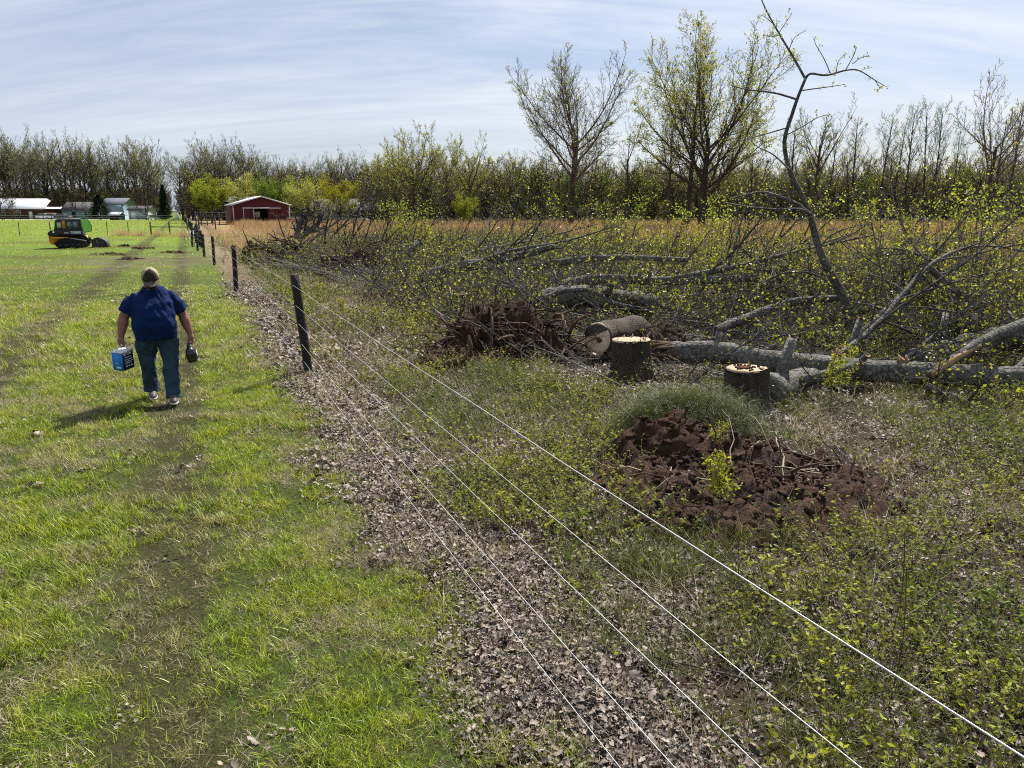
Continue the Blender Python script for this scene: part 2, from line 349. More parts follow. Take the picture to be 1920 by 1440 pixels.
# ------------------------------------------------------------------ ground sheet
def spaced(lo, hi, d0, near, gr):
    out = [0.0]; d = d0
    while out[-1] < hi: out.append(out[-1] + d); d = d0 if out[-1] < near else d * gr
    neg = [0.0]; d = d0
    while neg[-1] < -lo: neg.append(neg[-1] + d); d = d0 if neg[-1] < near else d * gr
    return np.array([-q for q in neg[:0:-1]] + out)
gx = spaced(-2500, 2500, .12, 10, 1.035); gy = spaced(-60, 4000, .12, 20, 1.03)
XX, YY = np.meshgrid(gx, gy); ZZ = H(XX, YY)
nx, ny = len(gx), len(gy); I = np.arange(nx * ny).reshape(ny, nx)
Q = np.stack([I[:-1, :-1], I[:-1, 1:], I[1:, 1:], I[1:, :-1]], -1).reshape(-1, 4)
def groundmat(t):
    p = t.pos(); u, y = ucoord(t); n1 = t.noise(p, .8, 4, .6); n2 = t.noise(p, 7, 4, .65); n3 = t.noise(p, 38, 3, .7); nb = t.noise(p, .09, 3)
    uw = t.math('ADD', u, t.math('MULTIPLY', t.math('SUBTRACT', n1, .5), 1.2))
    far = t.ramp(y, 14, 60)
    thatch = t.mix(n3, (.012, .009, .005), (.085, .065, .035)); green = t.mix(n2, (.018, .036, .006), (.07, .115, .014))
    past = t.mix(t.ramp(n3, .35, .62), thatch, green)
    fargreen = t.mix(t.noise(t.vmap(p, (.25, 1, 1)), .5, 5, .65), (.075, .13, .018), (.165, .225, .035))
    past = t.mix(far, past, fargreen)
    dull = t.math('MULTIPLY', t.ramp(t.noise(p, .16, 3), .48, .62), t.math('MULTIPLY', t.ramp(y, 22, 34), t.ramp(y, 75, 60)))
    past = t.mix(t.math('MULTIPLY', dull, .7), past, (.07, .062, .025))
    past = t.mix(t.math('MULTIPLY', trackmask(t), .6), past, t.mix(n3, (.010, .008, .005), (.060, .048, .030)))
    soil = t.mix(n2, (.03, .018, .011), (.11, .07, .045))
    litter = t.mix(n3, (.014, .009, .006), (.09, .06, .045))
    brush = t.mix(n2, (.010, .008, .005), (.06, .045, .027)); brush = t.mix(t.ramp(n1, .45, .7, 0, .6), brush, (.035, .05, .012))
    field = t.mix(n2, (.15, .085, .04), (.36, .24, .13)); field = t.mix(t.ramp(nb, .5, .6), field, (.15, .16, .05))
    c = t.mix(t.ramp(uw, -.55, -.25), past, t.mix(t.ramp(y, 16, 40), litter, t.mix(n2, (.10, .075, .045), (.27, .21, .13))))
    c = t.mix(t.ramp(uw, .6, 1.2), c, brush)
    c = t.mix(t.math('MAXIMUM', t.ramp(uw, 11, 14), t.math('MULTIPLY', t.ramp(y, 48, 62), t.ramp(uw, .5, 3))), c, field)
    # torn-up patch of the pasture beyond the man, and the lane in front of the houses
    dx = t.math('DIVIDE', t.math('ADD', t.sep(p)[0], 17.5), 5.0); dy = t.math('DIVIDE', t.math('SUBTRACT', y, 37.0), 8.5)
    r = t.math('ADD', t.math('ADD', t.math('MULTIPLY', dx, dx), t.math('MULTIPLY', dy, dy)), t.math('MULTIPLY', t.math('SUBTRACT', t.noise(p, .55, 5, .7), .5), 3.2))
    c = t.mix(t.math('MULTIPLY', t.ramp(r, 1.0, .55, 0, .85), t.ramp(t.noise(t.vmap(p, (.5, 1, 1)), 1.4, 5, .7), .42, .60)), c, t.mix(t.noise(p, 2.5, 4), (.05, .038, .026), (.20, .165, .115)))
    lane = t.math('MULTIPLY', t.ramp(t.math('ABSOLUTE', t.math('SUBTRACT', y, 208)), 5.0, 3.5), t.ramp(u, -10, -14))
    c = t.mix(lane, c, (.45, .43, .38))
    far2 = t.ramp(y, 225, 235); c = t.mix(t.math('MULTIPLY', far2, t.ramp(u, -8, -12)), c, (.06, .075, .02))
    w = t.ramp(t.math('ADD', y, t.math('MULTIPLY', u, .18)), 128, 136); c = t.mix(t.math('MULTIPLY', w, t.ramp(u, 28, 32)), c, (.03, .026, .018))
    return princ(t, c, .95, .08, t.bump(t.math('ADD', n2, n3), .8, .04))
M['ground'] = mat('ground_cover', groundmat)
ground = obj('ground', mesh_np('ground', np.stack([XX, YY, ZZ], -1).reshape(-1, 3), Q, None, [M['ground']]))
tag(ground, 'grassy ground of pasture, leaf litter and field', kind='structure')

# ------------------------------------------------------------------ scattering of ground cover (stuff)
def protos(name, meshes):
    c = bpy.data.collections.new(name)
    for i, m in enumerate(meshes):
        o = bpy.data.objects.new('%s_%02d' % (name, i), m); c.objects.link(o)
    return c
_gn = {}
def scatter(name, label, P, rot, sc, idx, coll):
    P = np.asarray(P, np.float32); n = len(P)
    me = bpy.data.meshes.new(name); me.vertices.add(n); me.vertices.foreach_set('co', P.ravel())
    a = me.attributes.new('rot', 'FLOAT_VECTOR', 'POINT'); a.data.foreach_set('vector', np.asarray(rot, np.float32).ravel())
    a = me.attributes.new('sc', 'FLOAT', 'POINT'); a.data.foreach_set('value', np.asarray(sc, np.float32))
    a = me.attributes.new('idx', 'INT', 'POINT'); a.data.foreach_set('value', np.asarray(idx, np.int32))
    o = obj(name, me); tag(o, label, kind='stuff')
    ng = bpy.data.node_groups.new(name, 'GeometryNodeTree'); N = ng.nodes; L = ng.links
    ng.interface.new_socket('Geometry', in_out='INPUT', socket_type='NodeSocketGeometry'); ng.interface.new_socket('Geometry', in_out='OUTPUT', socket_type='NodeSocketGeometry')
    gi = N.new('NodeGroupInput'); go = N.new('NodeGroupOutput'); ci = N.new('GeometryNodeCollectionInfo'); ip = N.new('GeometryNodeInstanceOnPoints')
    ci.inputs['Collection'].default_value = coll; ci.inputs['Separate Children'].default_value = True; ci.inputs['Reset Children'].default_value = True
    def na(nm, typ):
        q = N.new('GeometryNodeInputNamedAttribute'); q.data_type = typ; q.inputs['Name'].default_value = nm; return q.outputs['Attribute']
    L.new(gi.outputs[0], ip.inputs['Points']); L.new(ci.outputs[0], ip.inputs['Instance']); ip.inputs['Pick Instance'].default_value = True
    L.new(na('idx', 'INT'), ip.inputs['Instance Index']); L.new(na('rot', 'FLOAT_VECTOR'), ip.inputs['Rotation']); L.new(na('sc', 'FLOAT'), ip.inputs['Scale'])
    L.new(ip.outputs[0], go.inputs[0])
    o.modifiers.new('scatter', 'NODES').node_group = ng
    return o
def seen_pts(ymin, ymax, dens, xl=-.74, xr=.74, pad=.6):
    """random points inside the wedge the picture covers (and a step to each side), dens per square metre"""
    w = (xr - xl); area = w * (ymax ** 2 - ymin ** 2) / 2 + 2 * pad * (ymax - ymin); n = int(area * dens)
    Y = np.sqrt(rng.random(n) * (ymax ** 2 - ymin ** 2) + ymin ** 2); X = (xl * Y - pad) + rng.random(n) * (w * Y + 2 * pad); return X, Y

def blades(nb, hmin, hmax, w, spread, lean, seed, curl=.5, tmin=0., tmax=1., segs=3):
    r = np.random.default_rng(seed); V = []; Q = []; Tt = []
    base = r.normal(0, spread, (nb, 2)); h = r.uniform(hmin, hmax, nb); az = r.uniform(0, 2 * np.pi, nb); ln = np.abs(r.normal(0, lean, nb)); tint = r.uniform(tmin, tmax, nb)
    ww = w * r.uniform(.6, 1.3, nb); side = az + np.pi / 2 + r.normal(0, .5, nb)
    for i in range(nb):
        p = np.array([base[i, 0], base[i, 1], 0.]); th = ln[i]; k = len(V)
        for j in range(segs + 1):
            f = j / segs; wd = ww[i] * (1 - f) ** .6 * .5 if j < segs else .0004
            s_ = np.array([math.cos(side[i]), math.sin(side[i]), 0]) * wd
            V += [p - s_, p + s_]; Tt += [tint[i]] * 2
            th += curl * r.uniform(.3, 1.2) / segs
            p = p + np.array([math.cos(az[i]) * math.sin(th), math.sin(az[i]) * math.sin(th), math.cos(th)]) * h[i] / segs
            p[2] = max(p[2], .004)
            if j: Q.append((k + 2 * j - 2, k + 2 * j - 1, k + 2 * j + 1, k + 2 * j))
    return np.array(V), np.array(Q), np.array(Tt)
def tuft(name, m, *a, **k):
    V, Q, T_ = blades(*a, **k); return mesh_np(name, V, Q, None, [m], smooth=True, attrs={'tint': T_})
GT = protos('grass_tuft', [tuft('grass_tuft', M['grass'], 22, .03, .10, .0040, .032, .50, 100 + i, curl=1.1) for i in range(5)] +
            [tuft('grass_tuft', M['grass'], 30, .06, .14, .0045, .035, .35, 120 + i, curl=1.1) for i in range(2)] +
            [tuft('grass_tuft', M['straw'], 26, .03, .09, .0030, .05, 1.15, 130 + i, curl=.6, tmin=.0) for i in range(2)] + [tuft('grass_tuft', M['grass'], 24, .03, .09, .0040, .05, 1.15, 134 + i, curl=.5) for i in range(2)])
GW = protos('grass_wide', [tuft('grass_wide', M['grass'], 60, .04, .09, .008, .16, .6, 140 + i, curl=1.0, segs=2) for i in range(3)] + [tuft('grass_wide', M['straw'], 50, .04, .10, .006, .16, .9, 144, curl=.6, segs=2)])
def pasture(x, y):
    u, v = UV(x, y); return u + (fbm(x, y, 1.0, 3) - .5) * 1.1
def worn(x, y):
    u, v = UV(x, y); u = u + (fbm(x, y, .8, 6) - .5) * .6; return np.maximum(np.exp(-((u + 1.85) / .33) ** 4), np.exp(-((u + 4.45) / .5) ** 4))
def patchy(x, y): return ((x + 17.5) / 5) ** 2 + ((y - 37) / 8.5) ** 2 + (fbm(x, y, 2.2, 5, 4) - .5) * 3.2
def layer(ymin, ymax, dens, nproto, keep, s0, s1, xl=-.74, xr=.74):
    X, Y = seen_pts(ymin, ymax, dens, xl, xr); k = keep(X, Y); X, Y = X[k], Y[k]; n = len(X)
    r = np.zeros((n, 3)); r[:, 2] = rng.uniform(0, 6.283, n); r[:, 0] = rng.normal(0, .12, n); r[:, 1] = rng.normal(0, .12, n)
    return np.stack([X, Y, H(X, Y)], 1), r, rng.uniform(s0, s1, n), nproto
def put(name, label, coll, layers, choose):
    P = np.vstack([l[0] for l in layers]); r = np.vstack([l[1] for l in layers]); s = np.concatenate([l[2] for l in layers]); i = choose(P, len(P))
    return scatter(name, label, P, r, s, i, coll)
def keep_grass(d0, lo=1.0):
    def f(x, y):
        p = pasture(x, y); wn = worn(x, y); thin = .30 + .70 * sm(.38, .56, fbm(x, y, .24, 7, 2)); pr = (1 - sm(-.45, .0, p)) * thin * (1 - .25 * wn)
        pr = np.where(patchy(x, y) < .8, pr * .45, pr); pr = pr * np.where(wn > .45, .16 + .5 * (np.sin(UV(x, y)[1] * 34 + fbm(x, y, .5, 2) * 5) > .1), 1); pr = np.maximum(pr, .05 * (p < .9)); return rng.random(len(x)) < pr
    return f
def grass_choice(P, n):
    c = rng.choice([0, 1, 2, 3, 4], n); lush = fbm(P[:, 0], P[:, 1], 1.1, 2) + rng.normal(0, .08, n); c = np.where(lush > .60, rng.choice([5, 6], n), c)
    wn = worn(P[:, 0], P[:, 1]); dry = fbm(P[:, 0], P[:, 1], .5, 5) + wn * .10 + rng.normal(0, .14, n); c = np.where((wn > .4) & (c < 5) & (rng.random(n) < .75), rng.choice([9, 10], n), c); c = np.where(rng.random(n) < .15, rng.choice([9, 10], n), c); return np.where(dry > .64, rng.choice([7, 8], n), c)
put('pasture_grass', 'short green pasture grass with straw-coloured patches', GT,
    [layer(2.2, 6, 600, 9, keep_grass(0), .55, 1.05, xr=.32), layer(6, 11, 380, 9, keep_grass(0), .7, 1.15, xr=.1), layer(11, 20, 150, 9, keep_grass(0), 1.1, 1.7, xr=-.05)], grass_choice)
def keep_mid(x, y): return keep_grass(0)(x, y) & (rng.random(len(x)) < np.where((y > 24) & (y < 66), .25 + .75 * (fbm(x * .35, y, 3.0, 4) > .53), 1))
put('far_pasture_grass', 'short green grass of the farther pasture', GW,
    [layer(16, 34, 22, 4, keep_mid, .8, 1.2, xr=-.1), layer(34, 75, 5, 4, keep_mid, 1.0, 1.6, xr=-.2), layer(75, 190, 1.0, 4, keep_grass(0), 1.6, 3.0, xr=-.24)], lambda P, n: rng.choice(4, n, p=[.3, .3, .28, .12]))

# dry leaves of the strip under the wires
def leafclump(seed, n=24, spread=.085, size=(.009, .023)):
    r = np.random.default_rng(seed); V = []; T = []; tt = []
    for i in range(n):
        c = np.array([*r.normal(0, spread, 2), r.uniform(.004, .04)]); s = r.uniform(*size); a = r.uniform(0, 6.28); k = len(V)
        t = r.uniform(0, 1); ax = np.array([math.cos(a), math.sin(a), r.normal(0, .35)]); ay = np.array([-math.sin(a), math.cos(a), r.normal(0, .45)]); up = np.array([0, 0, 1.])
        lob = 5; cu = r.uniform(-.7, 1.2)
        prof = [(-1, 0, 0)] + [(-.75 + 1.5 * (j / (lob - 1)), .33 + .28 * (j % 2) - .12 * abs(j / (lob - 1) - .5) * 2, 1) for j in range(lob)] + [(1, 0, 0)] + [(.75 - 1.5 * (j / (lob - 1)), -(.33 + .28 * (j % 2) - .12 * abs(j / (lob - 1) - .5) * 2), 1) for j in range(lob)]
        V.append(c)
        for (px, py, o_) in prof: V.append(c + ax * px * s + ay * py * s + up * (cu * s * (px * px * .5 + py * py * 1.6) + r.normal(0, .05) * s))
        m_ = len(prof); T += [(k, k + 1 + j, k + 1 + (j + 1) % m_) for j in range(m_)]; tt += [t] * (m_ + 1)
    return mesh_np('leaf_clump', np.array(V), None, np.array(T), [M['litter']], smooth=False, attrs={'tint': np.array(tt)})
LC = protos('leaf_clump', [leafclump(200 + i) for i in range(5)] + [leafclump(206, 12, .09, (.022, .036))] + [tuft('dead_stems', M['straw'], 14, .08, .20, .003, .08, 1.4, 210 + i, curl=.3, tmin=.1, segs=4) for i in range(2)])
def keep_leaf(x, y):
    u, v = UV(x, y); uu = u + (fbm(x, y, .9, 3) - .5) * 1.0; pr = sm(-.55, -.12, uu) * (1 - .92 * sm(.30, .85, uu) + .12 * sm(.5, .75, fbm(x, y, 1.3, 1)) * sm(.9, 1.4, uu)); pr = np.maximum(pr, .004)
    pr = pr * (1 - sm(12, 17, uu)); return rng.random(len(x)) < pr
put('leaf_litter', 'dry brown leaf litter along the wire fence', LC, [layer(2.2, 6, 640, 0, keep_leaf, .55, .95), layer(6, 12, 320, 0, keep_leaf, .75, 1.25), layer(12, 26, 70, 0, keep_leaf, 1.3, 2.0, xl=-.5)],
    lambda P, n: np.where(rng.random(n) < .22, rng.choice([6, 7], n), rng.choice(6, n)))

# weeds and brushy ground cover right of the fence
def sprig(seed, h=(.10, .30), ns=5, ls=(.010, .022), m='weed', stem=(.10, .07, .03), spread=.06, per=6):
    r = np.random.default_rng(seed); b = MB(); V = []; Q = []; tt = []
    paths = []
    for i in range(ns):
        p = np.array([*r.normal(0, spread, 2), 0.]); d = np.array([*r.normal(0, .38, 2), 1.]); L = r.uniform(*h); pts = [p.copy()]
        for j in range(4): d = d + np.array([*r.normal(0, .18, 2), 0]); d /= np.linalg.norm(d); p = p + d * L / 4; pts.append(p.copy())
        b.m = 0; b.tube(pts, np.linspace(.0022, .001, 5), 3, cap=False, tint=r.random())
        pts = np.array(pts)
        for j in range(per):
            f = r.uniform(.2, 1) * 3.999; q = pts[int(f)] * (1 - f % 1) + pts[int(f) + 1] * (f % 1); s = r.uniform(*ls); a = r.uniform(0, 6.28)
            ax = np.array([math.cos(a), math.sin(a), r.normal(.25, .4)]); ax /= np.linalg.norm(ax); ay = np.cross(ax, r.normal(0, 1, 3)); ay /= np.linalg.norm(ay)
            b.m = 1; b.add([q, q + ax * s + ay * s * .5, q + ax * s * 2.1, q + ax * s - ay * s * .5], [(0, 1, 2, 3)], None, r.random())
    return b.mesh('sprig', [M['straw'], M[m]])
WP = protos('weed_plant', [sprig(300 + i) for i in range(5)] + [sprig(310 + i, (.25, .55), 4, (.010, .02), per=12) for i in range(2)] +
            [tuft('wild_tuft', M['wgrass'], 34, .10, .26, .0042, .04, .35, 320 + i, curl=1.2, segs=4) for i in range(2)] +
            [tuft('dead_tuft', M['straw'], 9, .14, .42, .0024, .10, .95, 330 + i, curl=.9, tmin=.0, segs=5) for i in range(3)] + [leafclump(340 + i, 14, .12, (.012, .028)) for i in range(2)])
SOILC = [((2.35, 6.5), 2.2, 1.5)]                # bare soil patches: centre, half sizes
SOILC = [((2.05, 6.5), 1.5, 1.5), ((-.05, 12.6), 1.5, 1.0), ((2.6, 12.1), 1.2, .6), ((-5.6, 26.0), 1.5, 2.5), ((-2.4, 20), 1.6, 1.4)]
def insoil(x, y):
    r = 9.0
    for (c, a, b_) in SOILC: r = np.minimum(r, ((x - c[0]) / a) ** 2 + ((y - c[1]) / b_) ** 2 + (fbm(x, y, .7, 5) - .5) * 1.0)
    return r
CLR = [(1.72, 10.3, .95), (2.6, 8.15, .55), (-1.2, 17.2, .8), (1.2, 11.8, .7), (2.9, 8.3, .35), (4.0, 9.6, .5), (-6.7, 29, 1.2)]
def keep_weed(x, y):
    u, v = UV(x, y); uu = u + (fbm(x, y, 1.0, 3) - .5) * 1.4; pr = sm(.15, .8, uu) * (.5 + .5 * sm(.36, .6, fbm(x, y, .9, 6))); pr = np.maximum(pr, .012 * (uu > -.3))
    for (a_, b_, r_) in CLR: pr = pr * np.where(np.hypot(x - a_, y - b_) < r_, .03, 1)
    pr = pr * np.where(insoil(x, y) < .8, .10, 1) * np.where((uu > 4) & (y > 10.5), .5, 1) * (1 - sm(11, 15, uu)); return rng.random(len(x)) < pr
def weed_choice(P, n):
    f = fbm(P[:, 0], P[:, 1], 1.2, 2) + rng.normal(0, .1, n); g_ = fbm(P[:, 0], P[:, 1], 1.7, 4) + rng.normal(0, .1, n)
    c = rng.choice([0, 1, 2, 3, 4], n); c = np.where(f > .62, rng.choice([5, 6], n), c); c = np.where(g_ > .63, rng.choice([7, 8], n), c); c = np.where(f < .48, rng.choice([9, 10, 11], n), c); c = np.where((UV(P[:, 0], P[:, 1])[0] > 4) & (P[:, 1] > 10.5) & (rng.random(n) < .5), rng.choice([9, 10, 11], n), c); return np.where(rng.random(n) < .16, rng.choice([12, 13], n), c)
put('brushy_ground_cover', 'low weeds, dead stems and young leaves right of the fence', WP,
    [layer(2.2, 6, 150, 0, keep_weed, .7, 1.2, xl=-.35), layer(6, 12, 120, 0, keep_weed, .75, 1.25, xl=-.45), layer(12, 26, 30, 0, keep_weed, 1.4, 2.3, xl=-.55), layer(26, 60, 5, 0, keep_weed, 2, 3.4, xl=-.6)], weed_choice)
# long green feathery grass by the front stump, on the edge of the dug soil
FG = protos('feather_grass', [tuft('feather_grass', M['wgrass'], 60, .10, .36, .0026, .10, .9, 350 + i, curl=1.9, segs=5, tmax=.5) for i in range(3)])
n = 330; a = rng.uniform(0, 6.283, n); q = np.sqrt(rng.random(n)); X = 1.90 + np.cos(a) * q * .80; Y = 8.05 + np.sin(a) * q * .50
r_ = np.zeros((n, 3)); r_[:, 2] = rng.uniform(0, 6.283, n); r_[:, :2] = rng.normal(0, .35, (n, 2))
scatter('feathery_grass_patch', 'dark green feathery grass draped over the heap below the front stump', np.stack([X, Y, H(X, Y) + .34 * (1 - q ** 2)], 1), r_, rng.uniform(.8, 1.3, n), rng.choice(3, n), FG)

# broomsedge field
SG = protos('sedge_clump', [tuft('sedge_clump', M['sedge'], 46, .45, 1.0, .010, .12, .20, 400 + i, curl=.7, segs=3) for i in range(4)])
SW = protos('sedge_wide', [tuft('sedge_wide', M['sedge'], 60, .45, .95, .022, .42, .20, 410 + i, curl=.6, segs=2) for i in range(3)])
PS = protos('pale_sedge', [tuft('pale_sedge', M['pinksedge'], 50, .5, 1.15, .014, .3, .22, 420 + i, curl=.6, segs=3) for i in range(3)])
def keep_field(x, y):
    u, v = UV(x, y); uu = u + (fbm(x, y, 4, 3) - .5) * 4; return rng.random(len(x)) < np.maximum(sm(10.5, 14, uu), sm(50, 60, y) * sm(3, 6, uu)) * (.6 + .4 * (fbm(x, y, 5, 1) > .45))
put('dry_grass_field', 'field of tall orange-brown dead grass behind the felled trees', SG, [layer(13, 34, 4.5, 0, keep_field, .8, 1.2, xl=-.1)], lambda P, n: rng.choice(4, n))
put('far_dry_grass_field', 'far part of the dead grass field up to the woods', SW, [layer(34, 70, 1.6, 0, keep_field, .9, 1.3, xl=-.35), layer(70, 132, .6, 0, keep_field, 1.0, 1.5, xl=-.35)], lambda P, n: rng.choice(3, n))
def keep_pale(x, y):
    u, v = UV(x, y); return (u > 1.2) & (u < 10 + (fbm(x, y, 3, 2) - .5) * 6) & (rng.random(len(x)) < .9)
put('pale_tall_grass', 'pale pink-tan tall dead grass along the far end of the fence', PS, [layer(44, 72, 2.2, 0, keep_pale, .8, 1.1, xl=-.5, xr=-.1)], lambda P, n: rng.choice(3, n))
n = 60; X = XD(215, 74).x + rng.uniform(-.6, 9.5, n) ; X = X[(X < XD(228, 74).x + .3) | (X > XD(232, 74).x)]; Y = 74 + rng.uniform(-.6, .6, len(X)); n = len(X)
r_ = np.zeros((n, 3)); r_[:, 2] = rng.uniform(0, 6.283, n)
scatter('tan_grass_row', 'row of tan dead grass in the pasture beyond the track loader', np.stack([X, Y, H(X, Y)], 1), r_, rng.uniform(.55, .95, n), rng.choice(3, n), PS)
# ------------------------------------------------------------------ branching growth
def rperp(d, r):
    v = Vector((r.gauss(0, 1), r.gauss(0, 1), r.gauss(0, 1))); v = v - d * v.dot(d)
    return v.normalized() if v.length > 1e-4 else d.orthogonal().normalized()
class Grow:
    def __init__(s, seed): s.r = random.Random(seed); s.ph = seed * 1.3; s.tubes = []; s.tips = []; s.zmin = None; s.env = None
    def run(s, p, d, L, r0, lev, P, r1=None):
        """P: dict of per-level lists: seg, wander, up, n, start, ang, ratio, rratio, taper"""
        r = s.r; n = P['seg'][lev]; st = L / n; pts = [p.copy()]; d = d.normalized()
        for i in range(n):
            d = d + rperp(d, r) * P['wander'][lev] + Vector((0, 0, P['up'][lev]))
            d.normalize(); p = p + d * st
            if s.zmin is not None and p.z < s.zmin: p.z = s.zmin; d.z = max(d.z, .02)
            if s.env is not None and lev > 0 and s.out(p):
                if len(pts) < 2: pts.append(pts[0].lerp(p, .4))
                break
            pts.append(p.copy())
        s.spawn(pts, r0, r0 * P['taper'][lev] if r1 is None else r1, L * (len(pts) - 1) / n, lev, P)
    def out(s, p):
        z0, a, b_ = s.env; b_ = b_ if p.z > z0 else b_ * 1.5; az = math.atan2(p.y, p.x); f = (math.hypot(p.x, p.y) / a) ** 2 + ((p.z - z0) / b_) ** 2
        return f > (1 + .16 * math.sin(3 * az + p.z * .35 + s.ph) + .10 * math.sin(7 * az - p.z * .8)) ** 2 and p.z > 1
    def spawn(s, pts, r0, r1, L, lev, P):
        r = s.r; n = len(pts) - 1; rad = [r0 + (r1 - r0) * i / n for i in range(n + 1)]
        s.tubes.append((lev, pts, rad))
        if lev == len(P['seg']) - 1:
            for i in range(1, n + 1): s.tips.append((pts[i], (pts[i] - pts[i - 1]).normalized()))
            return
        k = P['n'][lev]; k = max(1, int(round(k * (r.uniform(.8, 1.2))))); az = r.uniform(0, 6.28)
        for j in range(k):
            f = P['start'][lev] + (1 - P['start'][lev]) * (j + r.uniform(.2, .8)) / k; f = min(f, .995); q = f * n; i = int(q); t = q - i
            base = pts[i].lerp(pts[i + 1], t); tg = (pts[i + 1] - pts[i]).normalized(); az += 2.4 + r.uniform(-.5, .5)
            o = tg.orthogonal().normalized(); o = Matrix.Rotation(az, 3, tg) @ o
            a = R(P['ang'][lev] + r.gauss(0, P.get('angv', 8))); dd = tg * math.cos(a) + o * math.sin(a)
            prof = P.get('prof', lambda f: 1 - .55 * f)(f) if lev == 0 else 1 - .45 * f
            LL = L * P['ratio'][lev] * prof * r.uniform(.75, 1.2); rr = rad[i] * P['rratio'][lev] * r.uniform(.8, 1.1)
            s.run(base, dd, LL, max(rr, P.get('rmin', .002)), lev + 1, P)
    def mesh_tubes(s, levels, sides, name, mats):
        b = MB(); groups = {}
        for lev, pts, rad in s.tubes:
            if lev in levels: groups.setdefault((len(pts), sides[lev]), []).append((pts, rad))
        for (n, k), lst in groups.items():
            A = np.array([[tuple(p) for p in pts] for pts, _ in lst]); rr = np.array([rad for _, rad in lst]); V, Q = tube_arrays(A, rr, k); b.add(V, Q)
        return b if mats is None else b.mesh(name, mats, True)
    def leaves(s, b, per, size, mi, jitter=.05, prob=1.0, long_=1.6, seed=0):
        rr = np.random.default_rng(seed); tips = [t for t in s.tips if s.r.random() < prob]
        if not tips: return
        P = np.repeat(np.array([tuple(t[0]) for t in tips]), per, 0); n = len(P); P = P + rr.normal(0, jitter, (n, 3))
        ax = rr.normal(0, 1, (n, 3)) + np.repeat(np.array([tuple(t[1]) for t in tips]), per, 0) * .8; ax /= np.linalg.norm(ax, axis=1, keepdims=True)
        ay = np.cross(ax, rr.normal(0, 1, (n, 3))); ay /= np.linalg.norm(ay, axis=1, keepdims=True) + 1e-6; sz = rr.uniform(size[0], size[1], (n, 1))
        V = np.stack([P, P + ax * sz * long_ * .5 + ay * sz * .5, P + ax * sz * long_, P + ax * sz * long_ * .5 - ay * sz * .5], 1).reshape(-1, 3)
        b.m = mi; b.add(V, np.arange(n * 4).reshape(n, 4), None, np.repeat(rr.random(n), 4)); b.m = 0
def pathpts(pp):
    """[(px, py, D or None)] -> world points; None puts the point on the ground"""
    return [PD(px, py, D) if D else G(px, py) for px, py, D in pp]
def spline(P, n):
    P = [Vector(p) for p in P]; out = []
    for i in range(len(P) - 1):
        a = P[max(i - 1, 0)]; b = P[i]; c = P[i + 1]; d = P[min(i + 2, len(P) - 1)]
        for j in range(n):
            t = j / n; out.append(0.5 * ((2 * b) + (c - a) * t + (2 * a - 5 * b + 4 * c - d) * t * t + (3 * b - a - 3 * c + d) * t ** 3))
    out.append(P[-1]); return out
def log_mesh(pts, r0, r1, k=18, seed=0, noise=.10):
    n = len(pts); b = MB(); q = random.Random(seed); P = [Vector(p) + (Vector((q.gauss(0, 1), q.gauss(0, 1), q.gauss(0, 1))) * r0 * .05 if 0 < i < n - 1 else Vector((0, 0, 0))) for i, p in enumerate(pts)]
    rad = np.linspace(r0, r1, n) * np.array([1 + q.gauss(0, .02) + (.09 if q.random() < .12 else 0) for i in range(n)]); rad[0] = r0; rad[-1] = r1
    b.tube(P, rad, k, cap=True, noise=noise, seed=seed); return b
def stubs(pts, r0, r1, seed, n, parent, mats):
    q = random.Random(seed + 5); N = len(pts) - 1
    for i in range(n):
        f = q.uniform(.12, .92); j = int(f * N); p = Vector(pts[j]); tg = (Vector(pts[min(j + 1, N)]) - Vector(pts[max(j - 1, 0)])).normalized(); d = rperp(tg, q); d.z = abs(d.z) + .15; d = (d + tg * q.uniform(.1, .8)).normalized()
        r = (r0 + (r1 - r0) * f); L = r * q.uniform(1.2, 3.5); e = p + d * (r * .8 + L); m = MB(); m.tube([p + d * r * .5, p + d * (r + L * .3), e], [r * .42, r * .30, r * .26], 8, noise=.15, seed=i)
        m.m = 1; s_ = r * .24; u = d.orthogonal().normalized(); w = d.cross(u); k = 7; V = [e + (u * math.cos(a * 6.283 / k) + w * math.sin(a * 6.283 / k)) * s_ + d * q.uniform(.004, s_ * 1.3) for a in range(k)] + [e + d * .004]
        m.add(V, None, [(a, (a + 1) % k, k) for a in range(k)]); m.build('branch_stub', [M[mats], M['rawwood']], parent)
def cut_face(parent, c, axis, r, name='cut_face', hollow=0.0, label=None, seed=0, mat_=None, jag=.004):
    """sawn end of a log or stump: a thin, slightly uneven disc set 3 mm proud"""
    rr = np.random.default_rng(seed); k = 28; V = [(0, 0, jag)]; rings = 4
    for j in range(1, rings + 1):
        for i in range(k):
            a = 2 * math.pi * i / k; q = r * j / rings * (1 + .05 * math.sin(2 * a + seed) + (rr.normal(0, .015) if j == rings else 0))
            V.append((q * math.cos(a), q * math.sin(a), rr.normal(0, jag)))
    for i in range(k): V.append((V[1 + (rings - 1) * k + i][0], V[1 + (rings - 1) * k + i][1], -.02))
    T = [(0, 1 + i, 1 + (i + 1) % k) for i in range(k)]; Q = [(1 + j * k + i, 1 + (j + 1) * k + i, 1 + (j + 1) * k + (i + 1) % k, 1 + j * k + (i + 1) % k) for j in range(rings) for i in range(k)]
    o = obj(name, mesh_np(name, V, Q, T, [mat_ or M['cut']], smooth=False), parent)
    q = Vector(axis).normalized().to_track_quat('Z', 'Y'); o.location = Vector(c); o.rotation_euler = q.to_euler()
    if hollow:
        b = MB(); b.ball((0, 0, 0), (hollow, hollow * .8, .012), 12, 6, .12, seed); h = b.build('heart_rot', M['heart'], o, True); h.location = (r * .12, -r * .1, .008)
    return o
M['insul'] = plain('insulator_plastic', (.03, .03, .03), .5)
